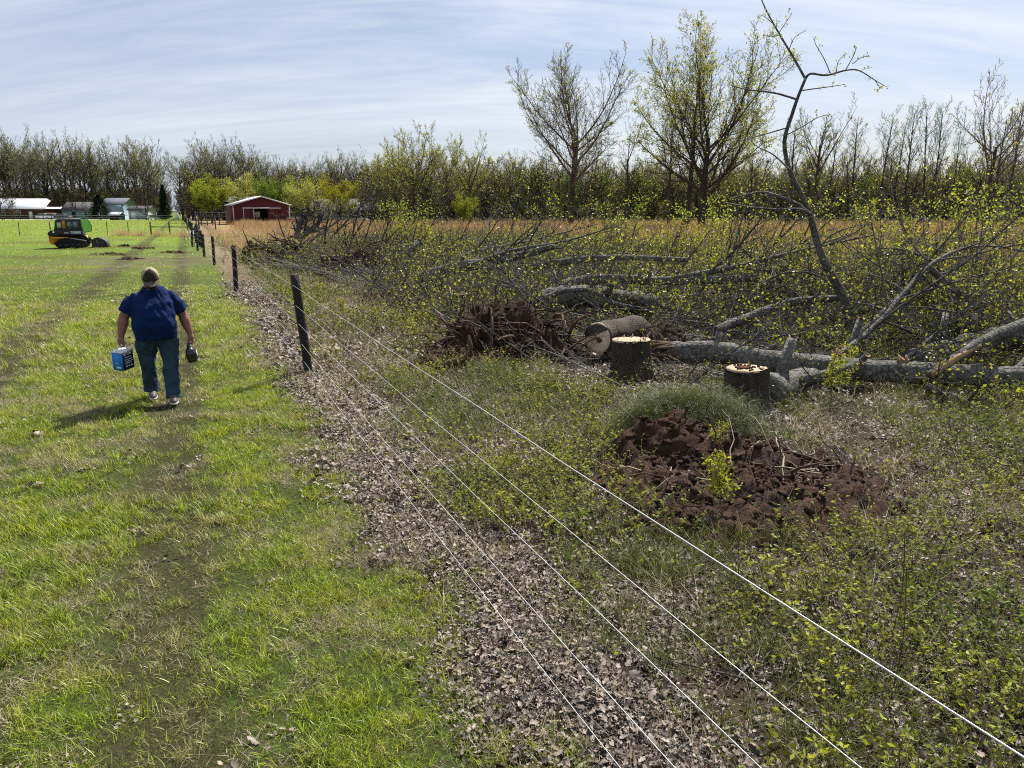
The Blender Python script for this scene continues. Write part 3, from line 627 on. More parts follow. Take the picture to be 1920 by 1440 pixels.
# ------------------------------------------------------------------ the wire fence
fence = thing('wire_fence', 'five-strand wire fence on dark square posts running from the right foreground to the gate', 'fence')
posts = [(580, 700, 552, 515), (443, 548, 438, 460), (402, 497, 398, 443), (383, 481, 380, 439), (371, 470, 368, 435), (361, 463, 359, 431)]
PB = [Vector((FX + 1.0 * FDX * -1, -1.0 * FDY * 1 + 0, 0))] ; PT = []
PB[0] = Vector((*fromUV(0, -.9), 0)); PT.append(PB[0] + Vector((0, 0, 1.45)))
for i, (bx, by, tx, ty) in enumerate(posts):
    b_ = G(bx, by); t_ = PD(tx, ty, b_.y + (0.0 if i else -.05)); PB.append(b_); PT.append(t_)
for i, (b_, t_) in enumerate(zip(PB, PT)):
    m = MB(); w = .105 if i < 3 else .095; d = (t_ - b_); n = 7; rr = random.Random(i)
    secs = []
    V = []; 
    for j in range(n + 1):
        c = b_ - Vector((0, 0, .12)) + (d + Vector((0, 0, .12))) * (j / n); a = .35 + i * .2
        for q in range(4):
            an = a + q * math.pi / 2 + math.pi / 4; V.append(tuple(c + Vector((math.cos(an), math.sin(an), 0)) * (w * .7 + rr.uniform(-.004, .004))))
    Q = [(j * 4 + q, j * 4 + (q + 1) % 4, j * 4 + 4 + (q + 1) % 4, j * 4 + 4 + q) for j in range(n) for q in range(4)] + [(n * 4, n * 4 + 1, n * 4 + 2, n * 4 + 3)]
    m.add(V, Q); m.build('fence_post', M['post'], fence)
wz = [1.345, 1.05, .775, .47, .20]
for k, z in enumerate(wz):
    pts = []
    for i in range(len(PB) - 1):
        a = PB[i].lerp(PT[i], z / (PT[i].z or 1.45)); b_ = PB[i + 1].lerp(PT[i + 1], z / PT[i + 1].z); L = (b_ - a).length
        off = Vector((FDY, -FDX, 0)) * -.06
        for j in range(12):
            t = j / 12; p = a.lerp(b_, t) + off; p.z -= (.020, .030, .016, .045, .06)[k] * 4 * t * (1 - t) + .004 * math.sin(j * 2.1 + k * 1.7); pts.append(p)
    pts.append(b_ + off)
    MB().tube(pts, .0026 if k == 0 else .0019, 5, cap=False).build('fence_wire', M['wire'], fence, True)
for i in range(1, 5):
    for k, z in enumerate(wz):
        a = PB[i].lerp(PT[i], z / PT[i].z); MB().tube([a + Vector((FDY, -FDX, 0)) * -.075, a + Vector((FDY, -FDX, 0)) * -.045], .016, 6).build('insulator', M['insul'], fence)
# panel gate standing across the end of the wires, thick old posts and a leaning pair of trunks beyond it
gt = thing('panel_gate', 'small galvanised panel gate standing at the far end of the wire fence', 'gate')
D0 = 54; a = XD(347.5, D0); b_ = XD(365, D0 - .6); hgt = 1.05
for t in (0, .34, .66, 1): q = a.lerp(b_, t); MB().tube([q, q + Vector((0, 0, hgt))], .022, 6).build('gate_upright', M['steel'], gt)
for i in range(6):
    z = .08 + i * (hgt - .1) / 5; MB().tube([a + Vector((0, 0, z)), b_ + Vector((0, 0, z))], .014, 5).build('gate_rail', M['steel'], gt)
for i, (px, D, h, r, s_) in enumerate([(367, 52.5, 1.5, .13, 'thick dark corner post beside the panel gate'), (373.5, 50.5, 1.15, .1, 'second thick post just right of the panel gate')]):
    q = XD(px, D); m = MB(); m.tube([q - Vector((0, 0, .1)), q + Vector((.02, 0, h * .5)), q + Vector((-.04, .02, h))], [r, r * .95, r * .9], 9, noise=.06, seed=i)
    tag(m.build('corner_post', M['post']), s_, 'post')
# old overgrown fence line continuing to the lane
of = thing('old_rail_fence', 'weathered post-and-wire fence continuing beyond the gate towards the lane', 'fence')
old = []
for i in range(14):
    f = i / 13; px = 363 - 20 * f ** .7; D = 58 + 125 * f; q = XD(px + random.uniform(-1, 1), D); h = random.uniform(1.2, 1.5); old.append(q + Vector((0, 0, h)))
    MB().tube([q, q + Vector((random.uniform(-.08, .08), 0, h))], .10, 6, noise=.08, seed=i).build('fence_post', M['post'], of)
for z in (.25, .75):
    MB().tube([q - Vector((0, 0, z)) for q in old], .02, 4, cap=False).build('fence_wire', M['steel'], of, True)
def rail_brace(label, px, D, n=2, h=1.35, rails=(.85,), r=.08, name='rail_brace'):
    t = thing(name, label, 'fence'); P = [XD(p, D) for p in px]
    for i, q in enumerate(P): MB().tube([q, q + Vector((0, 0, h))], r, 8, noise=.05, seed=i).build('fence_post', M['oldwood'], t)
    for i in range(len(P) - 1):
        for z in rails: MB().tube([P[i] + Vector((0, 0, h * z)), P[i + 1] + Vector((0, 0, h * z - .03))], r * .55, 6).build('rail', M['oldwood'], t)
rail_brace('grey wooden brace of three posts and one rail left of the panel gate', (279.5, 315, 349), 78, h=1.3, rails=(.62,))
rail_brace('low weathered rail on two posts standing before the red barn', (371, 402), 100, h=1.5, rails=(.5,), r=.09)
rail_brace('corral fence of dark posts and thin rails left of the red barn', (366, 376, 387, 397, 410, 423), 128, h=2.3, rails=(.35, .65, .9), r=.09, name='corral_fence')
rail_brace('corral rail fence behind and right of the red barn', (545, 556, 568, 580, 592), 150, h=1.8, rails=(.4, .8), r=.08, name='corral_fence')
lf = thing('lane_fence', 'long low fence of thin posts along the lane before the houses', 'fence')
LP = []
for i in range(24):
    px = -8 + i * 14.8; q = XD(px, 198 - abs(i - 9) * .3); LP.append(q); MB().tube([q, q + Vector((0, 0, 1.35))], .07, 5).build('fence_post', M['oldwood'], lf)
MB().tube([q + Vector((0, 0, 1.2)) for q in LP], .03, 4, cap=False).build('fence_wire', M['steel'], lf, True); MB().tube([q + Vector((0, 0, .6)) for q in LP], .03, 4, cap=False).build('fence_wire', M['steel'], lf, True)
for px, s_ in ((31, 'thin metal stake at the left of the pasture'), (89.5, 'thin metal stake standing behind the track loader cab'), (197, 'thin stake at the left end of the tan grass row'), (236.5, 'thin stake standing in the middle of the tan grass row')):
    q = XD(px, 76); MB().tube([q, q + Vector((.05, 0, 1.35))], .035, 5).build('fence_stake', M['post']); o = COL.objects[-1]; tag(o, s_, 'fence post')
# ------------------------------------------------------------------ stumps and sawn logs
def stump(label, px, py, r, h, seed, hollow=0, flare=1.28, lean=(0, 0), name='tree_stump', cutz=.02):
    q = G(px, py); q.z = hz(q.x, q.y); t = thing(name, label, 'stump', q); m = MB(); k = 48; rr = np.random.default_rng(seed); n = 12; V = []
    rad = 1 + .05 * np.sin(np.arange(k) / k * 6.283 * 2 + seed); ridge = rr.normal(0, .038, k)
    for j in range(n):
        f = j / (n - 1); fl = 1 + (flare - 1) * (1 - f) ** 3
        for i in range(k):
            a = i / k * 6.283; q_ = r * fl * (rad[i] + ridge[i] + rr.normal(0, .016)) * (1 + .22 * (1 - f) ** 3 * math.sin(5 * a + seed)); V.append((q_ * math.cos(a) + lean[0] * f, q_ * math.sin(a) + lean[1] * f, -.08 + (h + .08) * f + (cutz * math.sin(a + seed) if j == n - 1 else 0)))
    Q = [(j * k + i, j * k + (i + 1) % k, (j + 1) * k + (i + 1) % k, (j + 1) * k + i) for j in range(n - 1) for i in range(k)]
    m.add(V, Q); m.build('bark', M['stumpbark'], t, True)
    cut_face(t, (lean[0], lean[1], h + .008), (cutz * -.4, cutz * .4, 1), r * 1.0, hollow=hollow, seed=seed); return t
st1 = stump('tall sawn stump with a pale flat top beside the round end of the sawn log', 1181, 712, .262, .57, 3, .0)
m = MB(); rr = random.Random(4)
for i in range(11):
    a = rr.uniform(0, 6.28); x_, y_ = .21 * math.cos(a), .21 * math.sin(a); h = rr.uniform(.02, .07); m.add([(x_ - .02, y_, .57), (x_ + .02, y_ + .01, .57), (x_, y_ + .02, .57), (x_ + .005, y_ + .005, .57 + h)], None, [(0, 1, 3), (1, 2, 3), (2, 0, 3)])
tag(m.build('splinters', M['cut'], st1), kind='stuff')
st2 = stump('sawn stump with a dirt-strewn reddish top, nearest the camera, above the dug soil', 1394, 780, .240, .52, 8, .10, cutz=.03)
m = MB(); 
for i in range(26): a = rr.uniform(0, 6.28); q = .2 * rr.random() ** .5; m.ball((q * math.cos(a), q * math.sin(a), .535), (.018, .022, .012), 6, 4, .3, i)
tag(m.build('dirt_crumbs', M['soil'], st2), kind='stuff')
st3 = stump('dark stump with a pale notched top in the shade left of the root mass', 860, 592, .235, .52, 12, .0, cutz=.05)
m = MB(); m.add([(-.22, -.05, .53), (-.16, .02, .53), (-.20, .05, .53), (-.19, 0, .72)], None, [(0, 1, 3), (1, 2, 3), (2, 0, 3)]); m.build('splinter', M['cut'], st3)
st4 = stump('distant stump with a tall orange splinter standing up from its cut', 622, 515, .36, .66, 15, .0)
m = MB(); m.add([(-.10, -.05, .66), (.16, -.05, .66), (.14, .08, .66), (-.08, .06, .66), (-.02, -.02, 1.0), (.10, -.03, 1.02), (.08, -.02, 1.34)], [(0, 1, 5, 4), (2, 3, 4, 5)], [(1, 2, 5), (3, 0, 4), (4, 5, 6)]); m.build('splinter', M['rawwood'], st4)
def log(label, pp, r0, r1, seed=0, cat='log', name='sawn_log', mats='bark', faces=(None, None), sub=6, noise=.07, k=20):
    P = spline([Vector(p) for p in pp], sub); t = thing(name, label, cat); m = log_mesh(P, r0, r1, k, seed, noise); m.build('trunk', M[mats], t, True)
    L_ = sum((P[i + 1] - P[i]).length for i in range(len(P) - 1))
    if L_ > 2 and mats == 'bark': stubs(P, r0, r1, seed, min(6, int(L_ * .9) + 1), t, mats)
    for e, f in zip((0, -1), faces):
        if f: ax = (P[0] - P[1]) if e == 0 else (P[-1] - P[-2]); cut_face(t, P[e] + ax.normalized() * .012, ax, (r0 if e == 0 else r1) * 1.0, seed=seed, **f)
    return t
c0 = PD(1121, 634, 12.1); ax = Vector((.62, .78, -.02)).normalized()
lg = log('short thick log with its round pale cut face and dark heart turned to the camera', [c0, c0 + ax * .6, c0 + ax * 1.3], .245, .25, 5, mats='stumpbark', faces=({'hollow': .06, 'mat_': M['cutpale']}, {}))
m = MB(); m.add([c0 + Vector((-.22, -.06, -.05)), c0 + Vector((-.02, -.03, .0)), c0 + Vector((-.02, -.03, .04)), c0 + Vector((-.52, -.18, -.20))], None, [(0, 1, 2), (0, 2, 3), (0, 3, 1), (1, 3, 2)])
m.build('splinter', M['cut'], lg)
# main felled trunk across the right side
mt = [PD(1255, 662, 10.9), PD(1330, 660, 10.8), PD(1430, 676, 10.5), PD(1560, 688, 10.2), PD(1700, 700, 9.9), PD(1800, 704, 9.7), PD(1930, 712, 9.4), PD(2100, 730, 9.0), PD(2300, 745, 8.7)]
mainlog = log('long grey felled trunk lying across the right side behind the nearest stump', mt, .158, .140, 21, 'log', 'felled_log', sub=7, k=26, noise=.06)
m = MB()
for i in range(16):
    a = i / 16 * 6.283; d = Vector((-1, .1, .05)); p = mt[0] + Vector((0, math.cos(a), math.sin(a))) * .13; L = rr.uniform(.12, .42); m.tube([p + Vector((.15, 0, 0)), p + Vector((0, 0, 0)), p + d * L + Vector((0, rr.uniform(-.03, .03), rr.uniform(-.05, .05)))], [.045, .04, .006], 5, noise=.1, seed=i)
m.build('broken_end', M['root'], mainlog, True)
for px, py, D, s in ((1572, 668, 10.15, 1), (1693, 676, 9.9, 2), (1572, 700, 10.0, 3), (1868, 716, 9.45, 4)):
    m = MB(); c = PD(px, py, D)
    for i in range(9): m.tube([c + Vector((rr.uniform(-.07, .07), 0, -.03)), c + Vector((rr.uniform(-.09, .09), rr.uniform(-.05, .05), rr.uniform(.02, .12 if s < 3 else .03)))], [.022, .004], 4)
    m.build('torn_knot', M['rawwood'], mainlog)
log('thick grey log end lying just right of the nearest stump, under the felled trunk', [PD(1432, 738, 9.1), PD(1490, 725, 9.8), PD(1560, 710, 10.7), PD(1640, 700, 11.8)], .245, .20, 23, sub=6, k=24, faces=({}, None))
log('thick grey log rising behind the felled trunk to the right edge', [PD(1712, 680, 10.7), PD(1790, 658, 11.0), PD(1870, 636, 11.4), PD(1960, 612, 11.9)], .19, .17, 25, sub=6, k=24, name='felled_log')
sl_ = log('split limb stripped to yellow wood resting across the felled trunk at the right edge', [PD(1742, 706, 9.55), PD(1790, 672, 9.6), PD(1850, 636, 9.8), PD(1925, 606, 10.2), PD(2010, 580, 10.6)], .05, .09, 27, 'branch', 'split_limb', 'bark', sub=5, k=12)
m = MB(); P = spline([PD(1748, 703, 9.50), PD(1790, 674, 9.54), PD(1835, 648, 9.70)], 5); m.tube(P, np.linspace(.036, .044, len(P)), 8, noise=.25, seed=3); m.build('stripped_wood', M['rawwood'], sl_, True)
# logs farther back
log('grey log with rising bare limbs lying beyond the dark stump', [PD(785, 524, 21), PD(840, 506, 20.5), PD(880, 497, 20), PD(950, 485, 19.6), PD(1040, 462, 19.2)], .20, .07, 31, name='felled_log')
log('arched grey log in the middle of the brush pile', [PD(1028, 553, 16.2), PD(1075, 530, 16.2), PD(1140, 523, 16.0), PD(1260, 527, 15.8), PD(1420, 520, 15.6)], .12, .08, 33, name='felled_log')
log('thick dark log lying in shade behind the upturned roots', [PD(1022, 566, 15.4), PD(1080, 556, 15.3), PD(1150, 560, 15.1), PD(1230, 575, 15)], .24, .20, 35, name='felled_log', faces=({}, None))
log('thin light branch arching over the dark shaded log', [PD(1020, 560, 14.8), PD(1060, 545, 14.8), PD(1110, 545, 14.7), PD(1150, 568, 14.5), PD(1200, 578, 14.4), PD(1230, 590, 14.3)], .06, .02, 36, 'branch', 'fallen_branch', k=10)
log('dark forked log along the far side of the brush pile', [PD(1000, 500, 20), PD(1090, 487, 19.5), PD(1180, 483, 19), PD(1290, 487, 18.5)], .11, .05, 37, name='felled_log')
log('long dark curved limb running from the pile towards the leaning sapling', [PD(1340, 622, 12.6), PD(1400, 596, 12.9), PD(1480, 568, 13.2), PD(1540, 561, 13.3), PD(1600, 560, 13.4)], .085, .055, 39, 'branch', 'fallen_limb', k=14)
log('dark broken stub poking up from the brush left of centre', [PD(763, 478, 23), PD(775, 467, 23), PD(787, 453, 23.2)], .13, .11, 41, 'log', 'broken_stub', faces=(None, {'mat_': M['root']}))
log('small round log end facing the camera in the far pile', [PD(553, 470, 34), PD(562, 468, 35), PD(575, 467, 36)], .20, .19, 43, faces=({'hollow': .07}, None))
log('pale peeled stick lying left of the upturned roots', [PD(704, 522, 24), PD(718, 522, 24), PD(730, 520, 24)], .06, .05, 45, 'stick', 'peeled_stick', 'barkpale', k=8)
log('short brown broken stick lying between the two nearest stumps', [PD(1208, 720, 10.4), PD(1232, 722, 10.4), PD(1262, 726, 10.3)], .035, .02, 47, 'stick', 'broken_stick', 'root', k=8)
log('pale bent root lying in the weeds behind the dark stump', [PD(810, 578, 14.8), PD(830, 592, 14.4), PD(858, 604, 14), PD(886, 611, 13.8)], .03, .018, 49, 'branch', 'fallen_branch', 'barkpale', k=8)
# ------------------------------------------------------------------ dug soil and upturned roots
def mound(label, c, a, b_, h, seed, name='soil_mound', rz=0, rough=.35, cat='soil mound', clods=60):
    sm_ = M['darksoil'] if 'root' in name or a * h > .9 else M['soil']
    n = 46 if a < 1.4 else 100; X, Y = np.meshgrid(np.linspace(-1, 1, n), np.linspace(-1, 1, n)); r2 = X ** 2 + Y ** 2
    r2 = r2 + (fbm(X * a * 3 + seed, Y * b_ * 3, .9, 6, 3) - .5) * .9; wx = X * a; wy = Y * b_; f = np.clip(1 - r2 * (1 + .5 * (fbm(wx + seed, wy, .9, 3) - .5)), 0, 1)
    nz = fbm(wx + seed * 3, wy, .55, 1, 4) - .5; fine = fbm(wx + seed, wy + 5, .13, 4, 3) - .5 + (fbm(wx + seed, wy + 5, .40, 2, 3) - .5) * .45
    Z = h * (f ** .7) * (1 + rough * 3.2 * nz) + fine * .26 * np.minimum(1, f * 4) - .05 - .08 * (f < .02)
    V = np.stack([wx, wy, Z], -1).reshape(-1, 3); I = np.arange(n * n).reshape(n, n); Q = np.stack([I[:-1, :-1], I[:-1, 1:], I[1:, 1:], I[1:, :-1]], -1).reshape(-1, 4)
    t = thing(name, label, cat, (c[0], c[1], hz(c[0], c[1])), rz); obj('soil_surface', mesh_np('soil', V, Q, None, [sm_]), t)
    m = MB(); r = np.random.default_rng(seed)
    for i in range(clods):
        q = min(1.25, abs(r.normal(0, .62))); t_ = r.uniform(0, 6.283); x_, y_ = q * math.cos(t_), q * math.sin(t_); j, k = int((min(max(y_, -1), 1) + 1) / 2 * (n - 1)), int((min(max(x_, -1), 1) + 1) / 2 * (n - 1)); s = (.006 + .042 * r.random() ** 3) * (1 if a < 2 else 1.3)
        m.ball((x_ * a, y_ * b_, max(Z[j, k], 0) + s * .2), (s * r.uniform(.5, 1.4), s * r.uniform(.5, 1.4), s * r.uniform(.5, .9)), 5, 4, .30, i)
    tag(m.build('soil_clods', sm_, t), kind='stuff'); return t, Z, n
def rootlets(t, n, a, b_, h, seed, L=(.3, 1.0), r0=(.006, .03), name='root_tangle', m_='root', up=.5):
    m = MB(); r = random.Random(seed)
    for i in range(n):
        an = r.uniform(0, 6.28); q = r.random() ** .5 * .9; p = Vector((q * a * math.cos(an), q * b_ * math.sin(an), h * (1 - q * q) * r.uniform(.2, 1))); d = Vector((r.gauss(0, 1), r.gauss(0, 1), r.gauss(up * .6, .7))).normalized(); l = r.uniform(*L); pts = [p]
        for j in range(5): d = (d + Vector((r.gauss(0, .35), r.gauss(0, .35), r.gauss(-.08, .28)))).normalized(); p = p + d * l / 5; p.z = max(p.z, .01); pts.append(p)
        ra = r.uniform(*r0) * (1 if r.random() < .75 else 1.8); m.tube(pts, np.linspace(ra, ra * .25, 6), 5, cap=False, tint=r.random())
    return tag(m.build(name, M[m_], t, True), kind='stuff')
t, Z, n_ = mound('large patch of dug red-brown soil in front of the nearest stump', (2.05, 6.5), 1.55, 1.55, .17, 3, clods=1700, name='dug_soil_patch'); rootlets(t, 60, 1.3, 1.3, .2, 9, (.2, .9), (.003, .008), 'thin_roots', 'straw', .6); rootlets(t, 60, 1.3, 1.3, .2, 10, (.2, .7), (.004, .013), 'broken_roots')
t, Z, n_ = mound('heap of loose red-brown soil on the left of the dug patch', (1.62, 7.25), .78, .55, .36, 5, clods=700, name='soil_heap')
t, Z, n_ = mound('small heap of dug soil at the lower edge of the dug patch', (1.25, 5.55), .60, .40, .16, 6, clods=260, name='soil_heap')
t, Z, n_ = mound('upturned root mass of dark brown soil and tangled roots left of the sawn log', (-.05, 12.7), 1.2, .8, .70, 7, clods=400, rough=.6, name='root_mound', cat='root mound'); rootlets(t, 430, 1.25, .85, .9, 8, (.3, 1.2), (.004, .028), up=.2)
t, Z, n_ = mound('low brown earth bank with a snapped root left of the upturned root mass', (-.95, 11.6), .75, .45, .22, 11, clods=70, name='earth_bank', cat='earth bank'); rootlets(t, 40, .75, .45, .25, 12, (.3, .7), (.004, .02))
m = MB(); m.tube([PD(812, 692, 10.9), PD(845, 680, 10.9), PD(870, 674, 10.9), PD(881, 660, 10.9)], [.03, .05, .055, .05], 8, noise=.1); m.tube([PD(880, 668, 10.9), PD(881, 645, 10.9), PD(879, 629, 10.9)], [.05, .04, .012], 8, noise=.12)
tag(m.build('snapped_root', M['root'], None, True), 'dark snapped root standing on end on the low earth bank', 'root')
t, Z, n_ = mound('bank of dark soil behind the tall stump and in front of the felled trunk end', (2.55, 12.2), .95, .5, .42, 13, clods=110, name='earth_bank', cat='earth bank'); rootlets(t, 60, .9, .5, .4, 14, (.3, .8), (.004, .018))
t, Z, n_ = mound('tall dark root mound behind the splintered stump', (-5.3, 26.6), 1.3, 1.3, .8, 17, clods=160, rough=.6, name='root_mound', cat='root mound'); rootlets(t, 260, 1.4, 1.3, 1.2, 18, (.5, 1.5), (.008, .035), up=.3)
t, Z, n_ = mound('reddish-brown torn earth in the weeds between the splintered stump and the notched stump', (-2.8, 20.3), 1.6, 1.2, .35, 19, clods=90, name='earth_bank', cat='earth bank'); rootlets(t, 70, 1.5, 1.1, .4, 20, (.5, 1.2), (.006, .025))
t, Z, n_ = mound('dark root mound at the far left of the brush pile', (-9.6, 33.0), 1.3, 1.0, .9, 23, clods=100, rough=.6, name='root_mound', cat='root mound'); rootlets(t, 220, 1.4, 1.0, 1.3, 24, (.6, 1.6), (.01, .05))
t, Z, n_ = mound('small dark root clump beside the fence before the pale tall grass', (-12.2, 36.5), .7, .6, 1.1, 25, clods=40, name='root_clump', cat='root mound'); rootlets(t, 80, .7, .6, 1.1, 26, (.5, 1.1), (.01, .04))
# clods and turf torn up in the pasture
for i, (px, py, s, lb) in enumerate([(205, 478, 1.1, 'row of dark torn turf left of the muddy patch'), (245, 486, .9, 'pale-edged turf clods nearest the camera in the muddy patch'), (232, 462, .6, 'small dark clod at the back of the muddy patch'), (270, 466, .8, 'dark clods in the middle of the muddy patch'), (325, 473, .8, 'dark clods at the right end of the muddy patch, by the fence')]):
    c = G(px, py); t, Z, n_ = mound(lb, (c.x, c.y), s, s * .5, .13, 40 + i, name='turf_clods', cat='dirt', clods=22)
# ------------------------------------------------------------------ felled crowns, limbs and saplings
PT1 = dict(seg=[6, 5, 4, 3], wander=[.10, .14, .18, .22], up=[.0, .05, .06, .05], n=[15, 9, 5], start=[.12, .15, .15], ang=[48, 45, 42], ratio=[.50, .48, .5], rratio=[.5, .5, .55], taper=[.35, .3, .3, .4], rmin=.0035, angv=10)
def brushtree(label, pts, r0, r1, seed, P=PT1, leaf=.5, lsz=(.03, .055), lper=2, cat='tree', name='felled_tree', zmin=.03, mats=('bark', 'bud', 'twigdark'), up=None, ljit=.04):
    t = thing(name, label, cat); g_ = Grow(seed); g_.zmin = zmin; pts = [Vector(p) for p in pts]; pts = spline(pts, 4); L = sum((pts[i + 1] - pts[i]).length for i in range(len(pts) - 1))
    P = dict(P); 
    if up is not None: P['up'] = [0] + [up] * 3
    g_.spawn(pts, r0, r1, L, 0, P)
    nl = len(P['seg']); g_.mesh_tubes({0}, {0: 10}, 'limb', M[mats[0]]); obj('trunk', g_.mesh_tubes({0}, {0: 10}, 'limb', [M[mats[0]]]), t)
    b = g_.mesh_tubes(set(range(1, nl)), {1: 6, 2: 4, 3: 3}, 'crown', None)
    if leaf: g_.leaves(b, lper, lsz, 1, ljit, leaf, seed=seed)
    obj('branches', b.mesh('branches', [M[mats[2] if len(mats) > 2 else mats[0]], M[mats[1]]], True), t); return t
# the leaning sapling with its bent stem
SP = dict(seg=[6, 5, 3], wander=[.10, .16, .2], up=[0, .05, .1], n=[9, 4], start=[.25, .15], ang=[50, 45], ratio=[.22, .35], rratio=[.38, .5], taper=[.3, .35, .4], rmin=.004, angv=12)
t = thing('bent_sapling', 'tall bent bare sapling rising out of the brush pile to the top edge', 'tree')
main = spline([PD(1603, 662, 12.9), PD(1594, 600, 12.9), PD(1575, 545, 12.9), PD(1545, 490, 12.8), PD(1528, 440, 12.8), PD(1519, 402, 12.7)], 4)
up_ = spline([PD(1519, 402, 12.7), PD(1500, 360, 12.6), PD(1480, 318, 12.5), PD(1471, 265, 12.4), PD(1485, 215, 12.3), PD(1497, 180, 12.2), PD(1510, 148, 12.1)], 4)
m = MB(); m.tube(main, np.linspace(.092, .046, len(main)), 10, noise=.05, seed=1); m.tube(up_, np.linspace(.044, .021, len(up_)), 8, noise=.04, seed=2); m.build('stem', M['bark'], t, True)
br = MB()
limbs = [([(1510, 148), (1490, 112), (1468, 75), (1445, 35), (1428, 0), (1420, -25)], .022, .006), ([(1510, 148), (1520, 138), (1550, 141), (1585, 132), (1610, 132), (1640, 150), (1660, 162)], .020, .004),
         ([(1493, 186), (1460, 176), (1430, 171), (1400, 168), (1370, 160)], .018, .006), ([(1502, 170), (1530, 166), (1560, 162), (1585, 158)], .010, .004),
         ([(1519, 402), (1490, 380), (1460, 368), (1430, 360), (1400, 365), (1370, 372)], .030, .010), ([(1519, 402), (1500, 392), (1450, 392), (1405, 388), (1360, 380)], .018, .008), ([(1471, 255), (1500, 240), (1530, 222), (1550, 215)], .012, .004), ([(1474, 240), (1440, 250), (1400, 262), (1385, 275)], .012, .004),
         ([(1480, 318), (1450, 290), (1420, 275), (1400, 255)], .014, .004), ([(1536, 465), (1560, 440), (1600, 425), (1640, 420)], .015, .005), ([(1585, 132), (1600, 105), (1605, 88)], .008, .004), ([(1598, 120), (1615, 108), (1632, 105)], .007, .003), ([(1557, 138), (1545, 110), (1528, 80), (1530, 68)], .009, .003), ([(1568, 136), (1572, 115), (1588, 100)], .007, .003),
         ([(1460, 62), (1475, 40), (1485, 25)], .007, .003), ([(1450, 45), (1435, 32), (1425, 28)], .006, .003), ([(1480, 92), (1490, 70), (1510, 58)], .007, .003), ([(1466, 65), (1445, 68), (1432, 66)], .006, .003), ([(1640, 150), (1650, 165), (1645, 168)], .005, .003)]
tips = []
for i, (pp, a, b_) in enumerate(limbs):
    P = spline([PD(x_, y_, 12.2 - .10 * j * (1 if i % 2 else -1)) for j, (x_, y_) in enumerate(pp)], 4); br.tube(P, np.linspace(a, b_, len(P)), 6, cap=False)
    g_ = Grow(60 + i); L = sum((P[j + 1] - P[j]).length for j in range(len(P) - 1)); g_.spawn(P, a * .5, b_ * .5, L, 1, dict(seg=[1, 1, 4], n=[0, max(3, int(L * 5))], start=[0, .2], ang=[50, 52], ratio=[.3, .14], rratio=[.5, .6], taper=[1, 1, .5], wander=[0, 0, .25], up=[0, 0, .12], rmin=.0035, angv=12))
    for lev, pts, rad in g_.tubes[1:]: br.tube(pts, rad, 4, cap=False); tips.append((pts[-1], Vector((0, 0, 1)), i)); tips.append((pts[2], Vector((0, 0, 1)), i))
g_ = Grow(90); g_.tips = [(p, d) for p, d, i in tips]; g_.leaves(br, 2, (.018, .034), 1, .02, .8, seed=4)
br.build('branches', [M['bark'], M['bud']], t, True)
def by(pp): return pathpts(pp)
